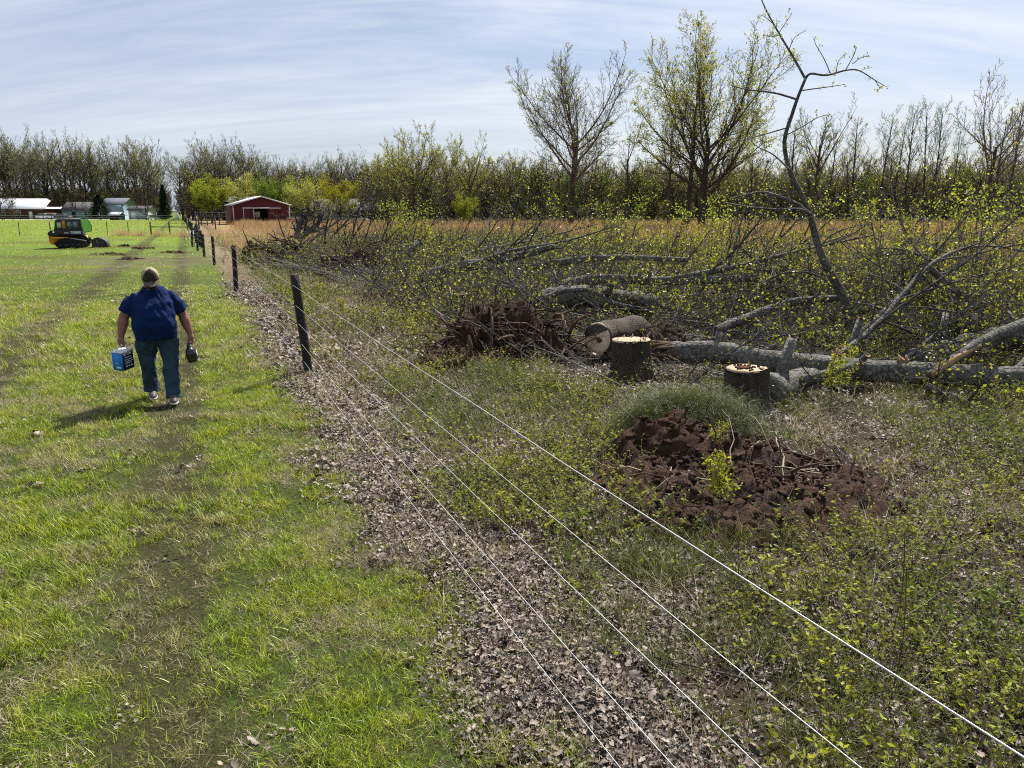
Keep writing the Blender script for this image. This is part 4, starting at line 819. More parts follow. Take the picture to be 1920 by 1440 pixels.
FT = [
 ('bare dark limb arching up from the felled trunk towards the right edge', [(1572, 668, 10.6), (1640, 612, 11), (1690, 555, 11.4), (1740, 500, 11.8), (1800, 468, 12.2), (1870, 462, 12.6), (1960, 480, 13)], .05, .012, .25),
 ('bare limb sloping down to the right from the arch over the felled trunk', [(1738, 498, 12), (1790, 545, 12.1), (1830, 580, 12.2), (1850, 625, 12.1)], .055, .03, .25),
 ('leafless limb leaning right between the knots of the felled trunk', [(1700, 672, 10.6), (1760, 622, 10.9), (1815, 580, 11.2), (1880, 545, 11.6)], .03, .008, .2),
 ('dark limb rising through the middle of the tangle behind the felled trunk', [(1590, 645, 11.8), (1640, 600, 12.2), (1680, 560, 12.6), (1735, 515, 13), (1790, 470, 13.4)], .05, .015, .35),
 ('felled crown of upright shoots and yellow-green buds behind the felled trunk', [(1690, 640, 13.5), (1692, 560, 14), (1695, 500, 14.2), (1690, 440, 14.5)], .06, .012, .7),
 ('crossing grey limb low over the logs left of the bent sapling', [(1240, 598, 14.2), (1340, 610, 13.4), (1440, 640, 12.6), (1530, 655, 12.0)], .035, .012, .25),
 ('felled treetop with fine twigs spreading right from the arched log', [(1250, 525, 15.8), (1380, 500, 15.8), (1500, 470, 16), (1640, 440, 16.5)], .07, .015, .6),
 ('felled treetop fanning out behind the dark shaded log', [(1150, 560, 15.6), (1250, 560, 16), (1360, 545, 16.5), (1480, 520, 17)], .07, .015, .45),
 ('felled treetop with many yellow buds right of the bent sapling', [(1560, 600, 14.5), (1650, 570, 15), (1760, 530, 15.5), (1900, 480, 16.5)], .07, .015, .8),
 ('felled treetop at the right edge with curved rising twigs', [(1760, 600, 14), (1820, 560, 14.5), (1880, 500, 15), (1940, 440, 15.5)], .06, .012, .7),
 ('low tangle of branches lying along the ground behind the felled trunk', [(1300, 640, 12.6), (1420, 628, 12.8), (1540, 626, 12.6), (1680, 640, 12.4)], .05, .015, .3),
 ('felled crown with long thin shoots rising above the arched log', [(880, 497, 19.5), (960, 470, 19.6), (1060, 452, 19.8), (1150, 425, 20)], .06, .012, .35),
 ('grey fan of branches lying from the far log towards the field', [(850, 505, 20.5), (950, 500, 21), (1080, 495, 21.5), (1200, 470, 22)], .08, .015, .45),
 ('felled crown of buds in the middle of the far pile', [(800, 500, 25), (900, 470, 26), (1000, 450, 27), (1120, 420, 28)], .08, .015, .7),
 ('long felled tree lying across the far pile', [(560, 468, 36), (650, 470, 34), (760, 470, 32), (880, 465, 30)], .14, .03, .35),
 ('felled tree with curved bare limbs in the far pile', [(640, 490, 30), (690, 482, 29), (760, 476, 28), (840, 470, 28)], .12, .03, .35),
 ('dead grey limbs heaped left of the splintered stump', [(520, 470, 38), (580, 462, 37), (650, 455, 36), (740, 450, 35)], .12, .03, .2),
 ('upright forked dead tree with torn orange wood at the far pile', [(556, 448, 37), (560, 425, 37), (570, 405, 37), (590, 395, 37)], .16, .09, .12),
 ('second fork of dead wood leaning right from the far pile', [(560, 450, 37), (580, 432, 37), (596, 420, 37), (603, 400, 37), (596, 375, 37.5)], .17, .05, .12),
 ('leafy felled treetop near the far right of the pile', [(1500, 520, 20), (1620, 500, 20.5), (1760, 470, 21), (1900, 430, 22)], .08, .015, .85),
 ('leafy felled treetop behind the bent sapling', [(1300, 520, 20), (1400, 495, 20.5), (1500, 470, 21), (1620, 430, 22)], .08, .015, .85),
 ('pile of thin branches on the ground right of the split limb', [(1780, 740, 9.2), (1840, 765, 8.8), (1920, 790, 8.4), (1990, 800, 8.2)], .045, .012, .15),
 ('forked branch sweeping down below the felled trunk at the right edge', [(1740, 725, 9.4), (1790, 750, 9.1), (1850, 770, 8.9), (1930, 778, 8.6)], .05, .015, .15),
 ('brush of thin branches before the arched log', [(1060, 590, 15), (1150, 580, 14.6), (1240, 585, 14.2), (1330, 600, 13.8)], .03, .01, .4),
 ('broken treetop lying left of the arched log', [(1010, 545, 17), (940, 535, 17.5), (870, 540, 18), (800, 555, 18.5)], .04, .01, .3),
 ('dark forked limb arching over the right edge above the thick grey log', [(1800, 640, 12.5), (1790, 560, 12.8), (1760, 500, 13), (1700, 470, 13.4), (1640, 465, 13.8)], .05, .012, .2),
 ('dense dark treetop leaning left behind the bent sapling', [(1560, 610, 14.5), (1500, 560, 15), (1430, 500, 15.5), (1370, 450, 16)], .06, .012, .4),
 ('dark arching limb between the crossing limb and the bent sapling', [(1380, 610, 13.6), (1420, 540, 13.8), (1480, 510, 14), (1540, 520, 14.2), (1570, 560, 14.2)], .035, .012, .25),
 ('long dark limb lying in the far pile behind the splintered stump', [(600, 500, 32), (680, 495, 31), (780, 500, 29), (860, 520, 27)], .10, .03, .25),
 ('dead limb lying across the weeds below the notched stump', [(760, 560, 18), (820, 580, 17), (880, 600, 16), (930, 612, 15.5)], .03, .008, .2),
]
for i, (lb, pp, a, b_, lf) in enumerate(FT):
    D_ = pp[0][2]; fat = 1.0 if D_ < 18 else 1.3
    P_ = dict(PT1); P_['n'] = [15, 8, 5] if D_ < 24 else [14, 7, 4]; P_['rmin'] = .0035 if D_ < 18 else .007
    up = .07 if i not in (4, 17, 18) else .04
    brushtree(lb, by(pp), a, b_, 500 + i, P_, leaf=lf * .42, lsz=(.022 * fat, .040 * fat), lper=2, up=up, name='fallen_branch' if a < .05 else 'felled_treetop', cat='branch' if a < .05 else 'felled treetop')
# saplings and shrubs with young leaves
def shrub_parts(seed, H_=1.9, ns=9, leaf=.6, lsz=(.020, .036), lper=2, spread=.35, mats=('twigdark', 'bud'), thick=.016):
    g_ = Grow(seed); P = dict(seg=[6, 4, 3], wander=[.10, .16, .2], up=[.04, .08, .06], n=[9, 5], start=[.25, .2], ang=[38, 42], ratio=[.42, .45], rratio=[.5, .6], taper=[.3, .3, .4], rmin=.003, angv=9)
    r = g_.r
    for i in range(ns):
        a = r.uniform(0, 6.28); p = Vector((math.cos(a), math.sin(a), 0)) * r.uniform(0, spread * .4); d = Vector((math.cos(a) * r.uniform(0, spread), math.sin(a) * r.uniform(0, spread), 1)); g_.run(p, d, H_ * r.uniform(.6, 1.0), thick * r.uniform(.7, 1.2), 0, P)
    st = g_.mesh_tubes({0}, {0: 5}, 'stems', [M[mats[0]]]); b = g_.mesh_tubes({1, 2}, {1: 3, 2: 3}, 'f', None); g_.leaves(b, lper, lsz, 1, .035, leaf, seed=seed); return st, b.mesh('foliage', [M[mats[0]], M[mats[1]]], True)
def shrub(parts, label, q, s=1, rz=0, group=None, name='leafing_shrub', cat='shrub'):
    t = thing(name, label, cat, q, rz, group, s); obj('stems', parts[0], t); obj('foliage', parts[1], t); return t
SH = [shrub_parts(700 + i) for i in range(4)]; SHB = [shrub_parts(710 + i, 2.6, 7, .7, (.026, .045), spread=.5, thick=.02) for i in range(2)]
named = [(1170, 13.5 + 14, 1.2, 'leafing shrub standing out against the dark woods right of the first tall tree', 1), (754, 30, 1.1, 'tall leafing shrub beyond the far pile, in front of the pale porch roof', 1), (775, 29, 1.15, 'bushy yellow-green shrub right of the tall one in front of the porch roof', 1), (722, 33, .8, 'low bright yellow shrub below the porch roof', 0),
         (1260, 24, 1.0, 'leafing shrub in front of the two tall trees', 1), (1330, 23, 1.1, 'leafing shrub at the foot of the tallest tree', 1), (1640, 19, 1.0, 'tall leafing shrub right of the bent sapling against the woods', 1), (1860, 17.5, 1.15, 'leafing shrub at the right edge in front of the woods', 1), (1910, 16.5, .95, 'lower leafing shrub touching the right edge', 0)]
for i, (px, D, s, lb, k) in enumerate(named): q = XD(px, D); shrub((SHB if k else SH)[i % 2], lb, (q.x, q.y, hz(q.x, q.y)), s, i * 1.3)
r = random.Random(31)
for i in range(27):
    D = r.uniform(15, 31); u = r.uniform(9, 19); x_, y_ = fromUV(u, 0); v = r.uniform(4, 34); x_, y_ = fromUV(u, v)
    if y_ < 13.5 or abs(x_ / y_) > .74: continue
    shrub(SH[i % 4], 'leafing shrub in the thicket before the dead grass', (x_, y_, hz(x_, y_)), r.uniform(.6, 1.0), r.uniform(0, 6), 'leafing shrubs between the felled trees and the field')
SHOOT = [shrub_parts(730 + i, 1.0, 2, .8, (.022, .04), lper=2, spread=.25, thick=.006) for i in range(3)]
for i, (px, py, s, lb) in enumerate([(1362, 985, .62, 'small sprouting twig with yellow-green leaves standing in the dug soil'), (1330, 870, .38, 'little leafy shoot at the back edge of the dug soil'), (1072, 662, .5, 'bright leafy shoot left of the sawn log'), (1290, 625, .7, 'bright bushy shoot behind the felled trunk end'), (1550, 775, .7, 'leafy shoot below the felled trunk'), (640, 600, .6, 'leafy shoot just right of the nearest fence post')]):
    q = G(px, py); shrub(SHOOT[i % 3], lb, (q.x, q.y, hz(q.x, q.y)), s, i * 2.1, name='young_shoot', cat='plant')
# loose twigs and thin branches tangled through the pile: nobody could count them
def twigproto(seed, L=1.8, leaf=.0):
    g_ = Grow(seed); g_.zmin = .02; P = dict(PT1, seg=[6, 5, 3], n=[10, 5], start=[.1, .15], ang=[42, 45], ratio=[.5, .5], rratio=[.5, .6], taper=[.3, .3, .4], wander=[.10, .16, .2], up=[-.02, .04, .05], rmin=.003)
    g_.run(Vector((0, 0, .05)), Vector((1, 0, g_.r.uniform(.1, .5))), L, .021, 0, P); b = g_.mesh_tubes({0, 1, 2}, {0: 5, 1: 3, 2: 3}, 't', None)
    if leaf: g_.leaves(b, 1, (.025, .045), 1, .03, leaf, seed=seed)
    return b.mesh('tangle', [M['twigdark' if seed % 6 else 'barkpale'], M['bud']], True)
TW = protos('twig_tangle', [twigproto(840 + i, leaf=(0, .2, .4)[i % 3]) for i in range(6)])
rr_ = np.random.default_rng(88); n = 7500; u = rr_.uniform(2.2, 17, n); v = rr_.uniform(7, 42, n); X, Y = fromUV(u, v); dens = sm(2.0, 4.5, u) * (.35 + .65 * (fbm(X, Y, 3.0, 6) > .45)) * np.where(Y < 10.5, .25, 1)
k = (rr_.random(n) < dens * .8) & (np.abs(X / Y) < .8) & (insoil(X, Y) > 1.5) & (Y > 9.5); X, Y = X[k], Y[k]; n = len(X)
r_ = np.stack([rr_.normal(0, .15, n), rr_.normal(-.1, .22, n), rr_.uniform(0, 6.283, n)], 1); s_ = rr_.uniform(.5, 1.25, n) * np.where(Y < 12, .7, 1)
scatter('tangled_twigs', 'loose twigs and thin branches tangled through the brush pile', np.stack([X, Y, H(X, Y) + rr_.uniform(0, .25, n)], 1), r_, s_, rr_.integers(0, 6, n), TW)
n = 700; X, Y = seen_pts(2.4, 9, 14, -.2, .74); u, v = UV(X, Y); k = (u > .8) & (rng.random(len(X)) < .5); X, Y = X[k], Y[k]; n = len(X); r_ = np.zeros((n, 3)); r_[:, 2] = rng.uniform(0, 6.283, n)
scatter('small_dead_twigs', 'thin dead twigs lying in the weeds', np.stack([X, Y, H(X, Y)], 1), r_, rng.uniform(.12, .35, n), rng.choice([0, 3], n), TW)
for i, (px, py, h, lb) in enumerate([(1665, 1330, .75, 'thin dark dead weed stem in the lower right corner'), (1670, 1200, .65, 'dark upright dead stem beside the top wire'), (1100, 905, .5, 'thin dark twig standing left of the dug soil'), (1250, 1210, .4, 'short dark twig standing between the wires'), (1745, 1120, .6, 'leaning dark dead stem right of the top wire'), (1370, 1150, .5, 'dark dead stem below the small heap of soil')]):
    q = G(px, py); brushtree(lb, [(q.x, q.y, 0), (q.x + .03, q.y, h * .5), (q.x + .02 + .12 * (i == 4), q.y + .03, h)], .004, .002, 800 + i, dict(SP, n=[5, 3], rmin=.0012), leaf=.0, name='dead_stem', cat='plant', mats=('root', 'bud'))
# ------------------------------------------------------------------ the man walking towards the camera
def remeshed(b, voxel, smooth_it=6, disp=None, sf=.5):
    """joins overlapping closed shapes into one continuous surface"""
    me = b.mesh('tmp', [], False); o = bpy.data.objects.new('tmp', me); COL.objects.link(o)
    r_ = o.modifiers.new('r', 'REMESH'); r_.mode = 'VOXEL'; r_.voxel_size = voxel; s_ = o.modifiers.new('s', 'SMOOTH'); s_.iterations = smooth_it; s_.factor = sf
    dg = bpy.context.evaluated_depsgraph_get(); out = bpy.data.meshes.new_from_object(o.evaluated_get(dg)); bpy.data.objects.remove(o)
    n = len(out.vertices); co = np.empty(n * 3, np.float32); out.vertices.foreach_get('co', co); co = co.reshape(-1, 3)
    if disp is not None:
        no = np.empty(n * 3, np.float32); out.vertices.foreach_get('normal', no); co = disp(co, no.reshape(-1, 3)); out.vertices.foreach_set('co', co.astype(np.float32).ravel())
    out.polygons.foreach_set('use_smooth', np.ones(len(out.polygons), bool)); out.update(); return out
fp = G(306, 748); man = thing('person', 'man in blue T-shirt and jeans walking head bowed, carrying a box and a jug', 'person', (fp.x, fp.y, 0), R(25))
MS = 1.0
skin = mat('skin', lambda t: princ(t, t.mix(t.noise(t.obj(), 14, 3), (.17, .072, .045), (.28, .135, .09)), .55, .35, **{'Subsurface_Weight': .06}))
def cloth(name, col, dark, sc=60, rough=.9):
    return mat(name, lambda t: princ(t, t.mix(t.noise(t.obj(), 3.2, 4), dark, col), rough, .15, t.bump(t.noise(t.obj(), sc, 2), .15, .004)))
shirtm = cloth('blue_cotton', (.003, .018, .085), (.002, .011, .055)); jeansm = cloth('blue_denim', (.036, .066, .098), (.016, .034, .058), 90)
# joints
hipZ = .93; foot = {-1: (-.115, .19), 1: (.125, -.20)}; head = Vector((0, -.13, 1.575))
sh = {s: Vector((s * .195, .0, 1.345)) for s in (-1, 1)}
el = {-1: Vector((-.350, .03, 1.09)), 1: Vector((.335, .04, 1.08))}; wr = {-1: Vector((-.405, -.03, .86)), 1: Vector((.400, -.01, .84))}
b = MB()
b.tube([(0, .01, 1.34), (0, -.02, 1.45), (0, -.08, 1.52)], [.095, .085, .078], 14)                 # neck
b.ball(head, (.088, .106, .120), 20, 14); b.ball(head + Vector((0, -.045, -.065)), (.062, .062, .062), 14, 10); b.ball(head + Vector((0, -.105, -.035)), (.014, .020, .022), 8, 6)  # head, jaw, nose
for s in (-1, 1):
    b.ball(head + Vector((s * .084, .01, -.02)), (.012, .022, .034), 8, 6); b.ball(head + Vector((s * .032, -.088, -.005)), (.014, .010, .009), 8, 6)
    b.tube([sh[s] + Vector((-s * .08, 0, -.02)), sh[s], sh[s].lerp(el[s], .5), el[s], el[s].lerp(wr[s], .3), el[s].lerp(wr[s], .8), wr[s]], [.055, .062, .068, .060, .066, .047, .038], 14)
    w = wr[s]; b.tube([w, w + Vector((s * .004, -.01, -.045)), w + Vector((s * .004, -.012, -.095))], [.034, .042, .038], 12)   # palm
    kn = w + Vector((s * .004, -.012, -.085))
    for j, (off, L) in enumerate([(-.036, .9), (-.012, 1.0), (.013, .95), (.035, .78)]):           # four fingers curled round a handle that runs fore and aft
        k0 = kn + Vector((s * .012, off, .0)); b.tube([k0, k0 + Vector((s * .012, 0, -.030 * L)), k0 + Vector((-s * .012, 0, -.052 * L)), k0 + Vector((-s * .038, 0, -.040 * L)), k0 + Vector((-s * .042, 0, -.018))], [.0125, .0115, .0108, .010, .009], 8)
    b.tube([w + Vector((-s * .016, -.032, -.040)), w + Vector((-s * .034, -.052, -.070)), w + Vector((-s * .034, -.048, -.100)), w + Vector((-s * .020, -.040, -.120))], [.016, .0135, .012, .010], 8)
b.loft([(0, .0, .86, .16, .12), (0, -.02, 1.0, .20, .16), (0, -.01, 1.2, .19, .14), (0, 0, 1.36, .17, .10), (0, 0, 1.43, .09, .08)], 20)
for s in (-1, 1):
    f = foot[s]; b.tube([(s * .10, 0, .92), (s * .11, f[1] * .5 - .02, .52), (s * .115, f[1] * .95, .12)], [.07, .045, .03], 10)
me = remeshed(b, .0072, 4); me.materials.append(skin); obj('body', me, man)
# shirt
def folds(amp, sc, zst=.45, seed=0):
    def f(co, no):
        n1 = fbm(co[:, 0] * 1.3 + co[:, 1] + seed, co[:, 2] * zst + co[:, 1] * .6, sc, 3, 3) - .5; n2 = fbm(co[:, 0] - co[:, 1] * 1.2 + seed + 9, co[:, 2] * zst * 2, sc * .45, 1, 2) - .5
        return co + no * (n1 * amp * 2 + n2 * amp * .8)[:, None]
    return f
b = MB()
b.loft([(0, -.03, .815, .242, .205, 2.3), (0, -.045, .90, .252, .225, 2.3), (0, -.06, 1.00, .256, .245, 2.3), (0, -.055, 1.10, .250, .235, 2.2), (0, -.03, 1.22, .243, .200, 2.3), (0, -.01, 1.31, .243, .165, 2.3), (0, .0, 1.365, .218, .140, 2.2), (0, .0, 1.415, .160, .115, 2.1), (0, -.008, 1.460, .118, .098), (0, -.015, 1.475, .092, .086)], 30)
for s in (-1, 1):
    d = (el[s] - sh[s]).normalized(); b.tube([sh[s] + Vector((-s * .10, 0, -.01)), sh[s] + Vector((-s * .01, 0, -.022)), sh[s] + d * .09 + Vector((s * .004, 0, 0)), sh[s] + d * .17 + Vector((s * .006, 0, 0)), sh[s] + d * .235 + Vector((s * .010, 0, 0))], [.085, .088, .092, .096, .100], 18)
me = remeshed(b, .011, 5, folds(.030, .15, .45, 3)); me.materials.append(shirtm); ts = obj('t_shirt', me, man)
b = MB(); b.tube([(.100 * math.cos(a_), -.012 + .092 * math.sin(a_), 1.462 + .012 * math.sin(a_)) for a_ in [i * math.pi / 12 for i in range(25)]], .009, 8, cap=False); b.build('collar', shirtm, ts, True)
b = MB()
b.loft([(0, -.01, .80, .235, .175, 2.2), (0, -.02, .88, .248, .185, 2.2), (0, -.02, .97, .245, .19, 2.2)], 24)
for s in (-1, 1):
    fx, fy = foot[s]; kx, ky, kz = s * .135, fy * .42 - (.05 if s < 0 else .0), .50
    az = .10 if s > 0 else .13
    b.tube([(s * .115, -.01, .86), (s * .125, -.015 + fy * .12, .74), (s * .13, fy * .3, .60), (kx, ky, kz), (kx * .97, (ky + fy) / 2, .34), (fx, fy * .96, .18), (fx, fy * .99, az), (fx, fy * 1.0, az - .05)], [.128, .128, .112, .098, .092, .092, .098, .102], 20)
me = remeshed(b, .010, 4, folds(.024, .12, .8, 7)); me.materials.append(jeansm); obj('jeans', me, man)
for s in (-1, 1):
    fx, fy = foot[s]; b = MB(); lift = .035 if s < 0 else 0
    b.loft([(fx, fy - .05, .012, .050, .150, 2.4), (fx, fy - .05, .045, .052, .150, 2.3), (fx, fy - .04, .075, .046, .125, 2.2), (fx, fy + .0, .11, .042, .075), (fx, fy + .02, .14, .040, .055)], 20)
    me = remeshed(b, .008, 3); me.materials.append(plain('shoe_leather', (.10, .09, .085), .6, .3, 0, .3, 20)); o = obj('shoe', me, man)
    b = MB(); b.loft([(fx, fy - .05, .0, .053, .155, 2.4), (fx, fy - .05, .022, .054, .156, 2.4)], 20); b.build('sole', plain('pale_sole', (.55, .54, .52), .7, .2), o)
# cap: dark front and brim, tan back and sides; short hair and beard
tilt = Matrix.Rotation(R(30), 4, 'X')
capc = head + Vector((0, 0, .022))
def capshell(kf, name, m_, off=0.0):
    V = []; Q = []; n, k = 10, 32
    for j in range(n + 1):
        th = math.pi / 2 * j / n * 1.04
        for i in range(k): a = 2 * math.pi * i / k; V.append((.094 * math.sin(th) * math.cos(a) * (1 + off), .112 * math.sin(th) * math.sin(a) * (1 + off), .105 * math.cos(th) * (1 + off) - .0))
    for j in range(n):
        for i in range(k):
            a = (i + .5) / k * 360
            if kf(a): Q.append((j * k + i, (j + 1) * k + i, (j + 1) * k + (i + 1) % k, j * k + (i + 1) % k))
    o = obj(name, mesh_np(name, V, Q, None, [m_]), cap); o.modifiers.new('s', 'SOLIDIFY').thickness = -.003; return o
cap = MB(); cap.ball((0, 0, .107), (.008, .008, .005), 8, 6)
cap = cap.build('cap', plain('cap_button', (.05, .04, .03), .8), man, True); cap.matrix_local = Matrix.Translation(capc) @ tilt @ Matrix.Diagonal((1.08, 1.08, 1.08, 1))
capdark = plain('dark_cap_cloth', (.045, .036, .028), .9, .1, 0, .5, 25); captan = plain('tan_cap_mesh', (.34, .30, .18), .9, .1, 0, .2, 60)
capshell(lambda a: 218 < a < 322, 'front_panel', capdark); capshell(lambda a: not 218 < a < 322, 'back_panel', captan)
V = []; Q = []
for j in range(6):
    for i in range(15):
        a = R(212 + 116 * i / 14); f = j / 5; x_ = .092 * math.cos(a) * (1 - .02 * f); y_ = .110 * math.sin(a) - .075 * f * max(0, math.sin((i / 14) * math.pi)) ** .45; V.append((x_, y_, .002 - .022 * f - 3.2 * x_ * x_ * f * .6))
for j in range(5):
    for i in range(14): k = j * 15 + i; Q.append((k, k + 1, k + 16, k + 15))
o = obj('brim', mesh_np('brim', V, Q, None, [plain('brim_cloth', (.12, .10, .08), .9, .1, 0, .2, 30)]), cap); o.modifiers.new('s', 'SOLIDIFY').thickness = .004
b = MB(); b.ball(head + Vector((0, -.062, -.088)), (.058, .048, .045), 14, 10, .05, 3); b.ball(head + Vector((0, -.092, -.060)), (.036, .018, .012), 10, 6); b.build('beard', plain('dark_beard', (.035, .026, .02), .9, .1, 0, .4, 50), man, True)
b = MB(); b.ball(head + Vector((0, .022, -.022)), (.088, .090, .075), 16, 10, .02, 5); b.build('hair', plain('short_hair', (.04, .03, .022), .9, .1, 0, .4, 50), man, True)
b = MB(); b.bar(head + Vector((-.07, -.10, -.004)), head + Vector((.07, -.10, -.004)), .008, .022); b.build('sunglasses', plain('dark_lens', (.01, .01, .01), .2, .6), man)
# carried things
mw = Matrix.Translation((fp.x, fp.y, 0)) @ Matrix.Rotation(R(25), 4, 'Z')
gp = mw @ (wr[-1] + Vector((-.004, -.012, -.118)))
box = thing('battery_box', 'bright blue carton pail with a white rim and handle carried by the man', 'box', (gp.x + .0, gp.y, gp.z - .29), R(0)); box.rotation_euler = (R(5), R(3), R(-14))
bw, bd, bh = .075, .095, .235
blue = plain('bright_blue_card', (.012, .20, .62), .5, .3, 0, .05); navy = plain('navy_card', (.008, .013, .060), .5, .3, 0, .1); white = plain('white_print', (.75, .75, .78), .6, .2); card = plain('brown_card', (.30, .22, .14), .9, .1)
MB().box(-bw, bw, -bd, bd, 0, bh).build('carton', blue, box)
MB().box(bw + .0005, bw + .003, -bd, bd, .001, bh - .012).build('side_label', navy, box)
MB().box(-bw - .004, bw + .004, -bd - .004, bd + .004, bh - .010, bh + .006).build('rim', white, box)
MB().box(-bw + .002, bw - .002, -bd + .002, bd - .002, -.003, -.0005).build('bottom', card, box)
MB().tube([(0, -bd, bh), (0, -bd + .01, bh + .03), (0, -.035, bh + .055), (0, .035, bh + .055), (0, bd - .01, bh + .03), (0, bd, bh)], .007, 6, cap=True).build('handle', white, box, True)
m = MB()
def glyphs(m, x, y0, z, h, word, flip=1):
    """plain block letters on the carton face at x"""
    seg = {'M': [(0, 0, 0, 1), (0, 1, .5, .4), (.5, .4, 1, 1), (1, 1, 1, 0)], 'O': [(0, 0, 0, 1), (0, 1, 1, 1), (1, 1, 1, 0), (1, 0, 0, 0)], 'T': [(.5, 0, .5, 1), (0, 1, 1, 1)], 'R': [(0, 0, 0, 1), (0, 1, 1, 1), (1, 1, 1, .5), (1, .5, 0, .5), (.4, .5, 1, 0)]}
    for i, ch in enumerate(word):
        for (a, b_, c, d) in seg[ch]: m.bar((x, y0 + (i * 1.35 + a) * h * .75, z + b_ * h), (x, y0 + (i * 1.35 + c) * h * .75, z + d * h), h * .2, .002, up=(1, 0, 0))
glyphs(m, bw + .0045, -.075, .19, .028, 'MOTOR')
for r_, (z, n) in enumerate([(.155, 3), (.125, 6), (.10, 6), (.078, 5)]):
    for i in range(n):
        y_ = -.05 + i * (.022 if n > 3 else .04); m.box(bw + .0032, bw + .0048, y_, y_ + (.016 if n > 3 else .028), z, z + .009)
for i in range(3): m.box(bw + .0032, bw + .0048, -.045 + i * .042, -.022 + i * .042, .035, .055)
tag(m.build('printed_letters', white, box), kind='stuff')
m = MB(); m.box(-.02, .045, -bd - .0035, -bd - .001, .02, .05); m.build('white_label', plain('pale_label', (.45, .62, .75), .6), box)
m = MB(); m.bar((-.035, -bd - .003, .075), (-.005, -bd - .003, .10), .009, .002, up=(0, 1, 0)); m.bar((-.007, -bd - .003, .10), (.02, -bd - .003, .082), .009, .002, up=(0, 1, 0)); m.build('logo_mark', plain('light_blue_print', (.35, .65, .9), .6), box)
gp = mw @ (wr[1] + Vector((.004, -.012, -.118)))
jug = thing('dark_jug', 'glossy dark plastic jug carried by the man', 'jug', (gp.x, gp.y, gp.z - .245), R(25)); jug.rotation_euler = (R(4), R(-10), R(20))
blackp = plain('black_plastic', (.012, .012, .014), .22, .6, 0, .1)
b = MB(); b.loft([(0, 0, 0, .058, .095, 3), (0, 0, .02, .066, .105, 3), (0, 0, .12, .068, .108, 3), (0, 0, .17, .055, .095, 2.6), (0, -.02, .20, .03, .05), (0, -.045, .215, .022, .024)], 22)
b.tube([(0, .075, .165), (0, .075, .225), (0, .04, .25), (0, -.03, .245), (0, -.045, .21)], .014, 8)
me = remeshed(b, .0065, 3); me.materials.append(blackp); obj('bottle', me, jug)
b = MB(); b.loft([(0, -.045, .212, .022, .022), (0, -.045, .240, .021, .021)], 14); b.build('screw_cap', blackp, jug, True)
MB().box(.0695, .0715, -.05, .06, .03, .13).build('label', plain('silver_label', (.55, .52, .56), .35, .5), jug)
# ------------------------------------------------------------------ compact track loader in the pasture
q0 = XD(135, 51.0)
ld = thing('track_loader', 'black and yellow compact track loader with its green-tinted cab door open in the pasture', 'track loader', (q0.x, q0.y, 0), R(24))
blk = plain('black_paint', (.012, .012, .013), .6, .5, 0, .1); yel = plain('yellow_paint', (.72, .28, .010), .45, .4, 0, .15, 3); rub = plain('track_rubber', (.016, .015, .014), .85, .2, 0, .3, 20); glassm = plain('dark_cab_glass', (.10, .15, .15), .08, .8); wht = plain('white_decal', (.8, .8, .8), .5)
grn = mat('green_tinted_glass', lambda t: (lambda a, b_: (lambda m: (t.put(m.inputs[0], .22), t.l.new(a, m.inputs[1]), t.l.new(b_, m.inputs[2]), m.outputs[0])[-1])(t.n.new('ShaderNodeMixShader')))(t.node('ShaderNodeBsdfTransparent', None, Color=(.55, .85, .62, 1)).outputs[0], princ(t, (.16, .24, .18), .1, .6)))
# x runs from the rear (-) to the front (+), y across
m = MB(); m.prism([(-1.45, .42), (-1.30, .22), (.55, .22), (.75, .55), (.70, .78), (-1.45, .86)], -.48, .48); m.build('chassis', yel, ld)
m = MB(); m.prism([(-1.48, .84), (.62, .76), (.48, 1.12), (-.2, 1.16), (-.95, 1.18), (-1.30, 1.12), (-1.46, 1.0)], -.62, .62); m.build('engine_hood', blk, ld)
m = MB(); m.prism([(-1.10, 1.14), (-.98, 1.78), (-.82, 1.84), (.40, 1.84), (.44, 1.78), (.50, 1.10)], -.46, .46); cab = m.build('cab', blk, ld)
for x0, x1, z0, z1 in ((-.90, -.66, 1.30, 1.64),): MB().box(x0, x1, -.466, -.462, z0, z1).build('rear_window', plain('see_through_window', (.42, .52, .28), .3), cab)
MB().box(-.60, -.42, -.468, -.462, 1.22, 1.78).build('orange_pillar', plain('orange_reflector', (.50, .20, .04), .5), cab)
for x0, x1 in ((-.32, -.06), (.0, .30)): MB().box(x0, x1, -.466, -.462, 1.26, 1.70).build('side_window', glassm, cab)
MB().box(-1.0, .46, -.50, .50, 1.842, 1.875).build('cab_roof', plain('pale_roof', (.34, .36, .36), .5), cab)
V = [(.0, 0, .02), (.0, 0, .70), (.10, 0, .82), (.42, 0, .84), (.60, 0, .55), (.66, 0, .35), (.62, 0, .0), (.2, 0, -.08)]

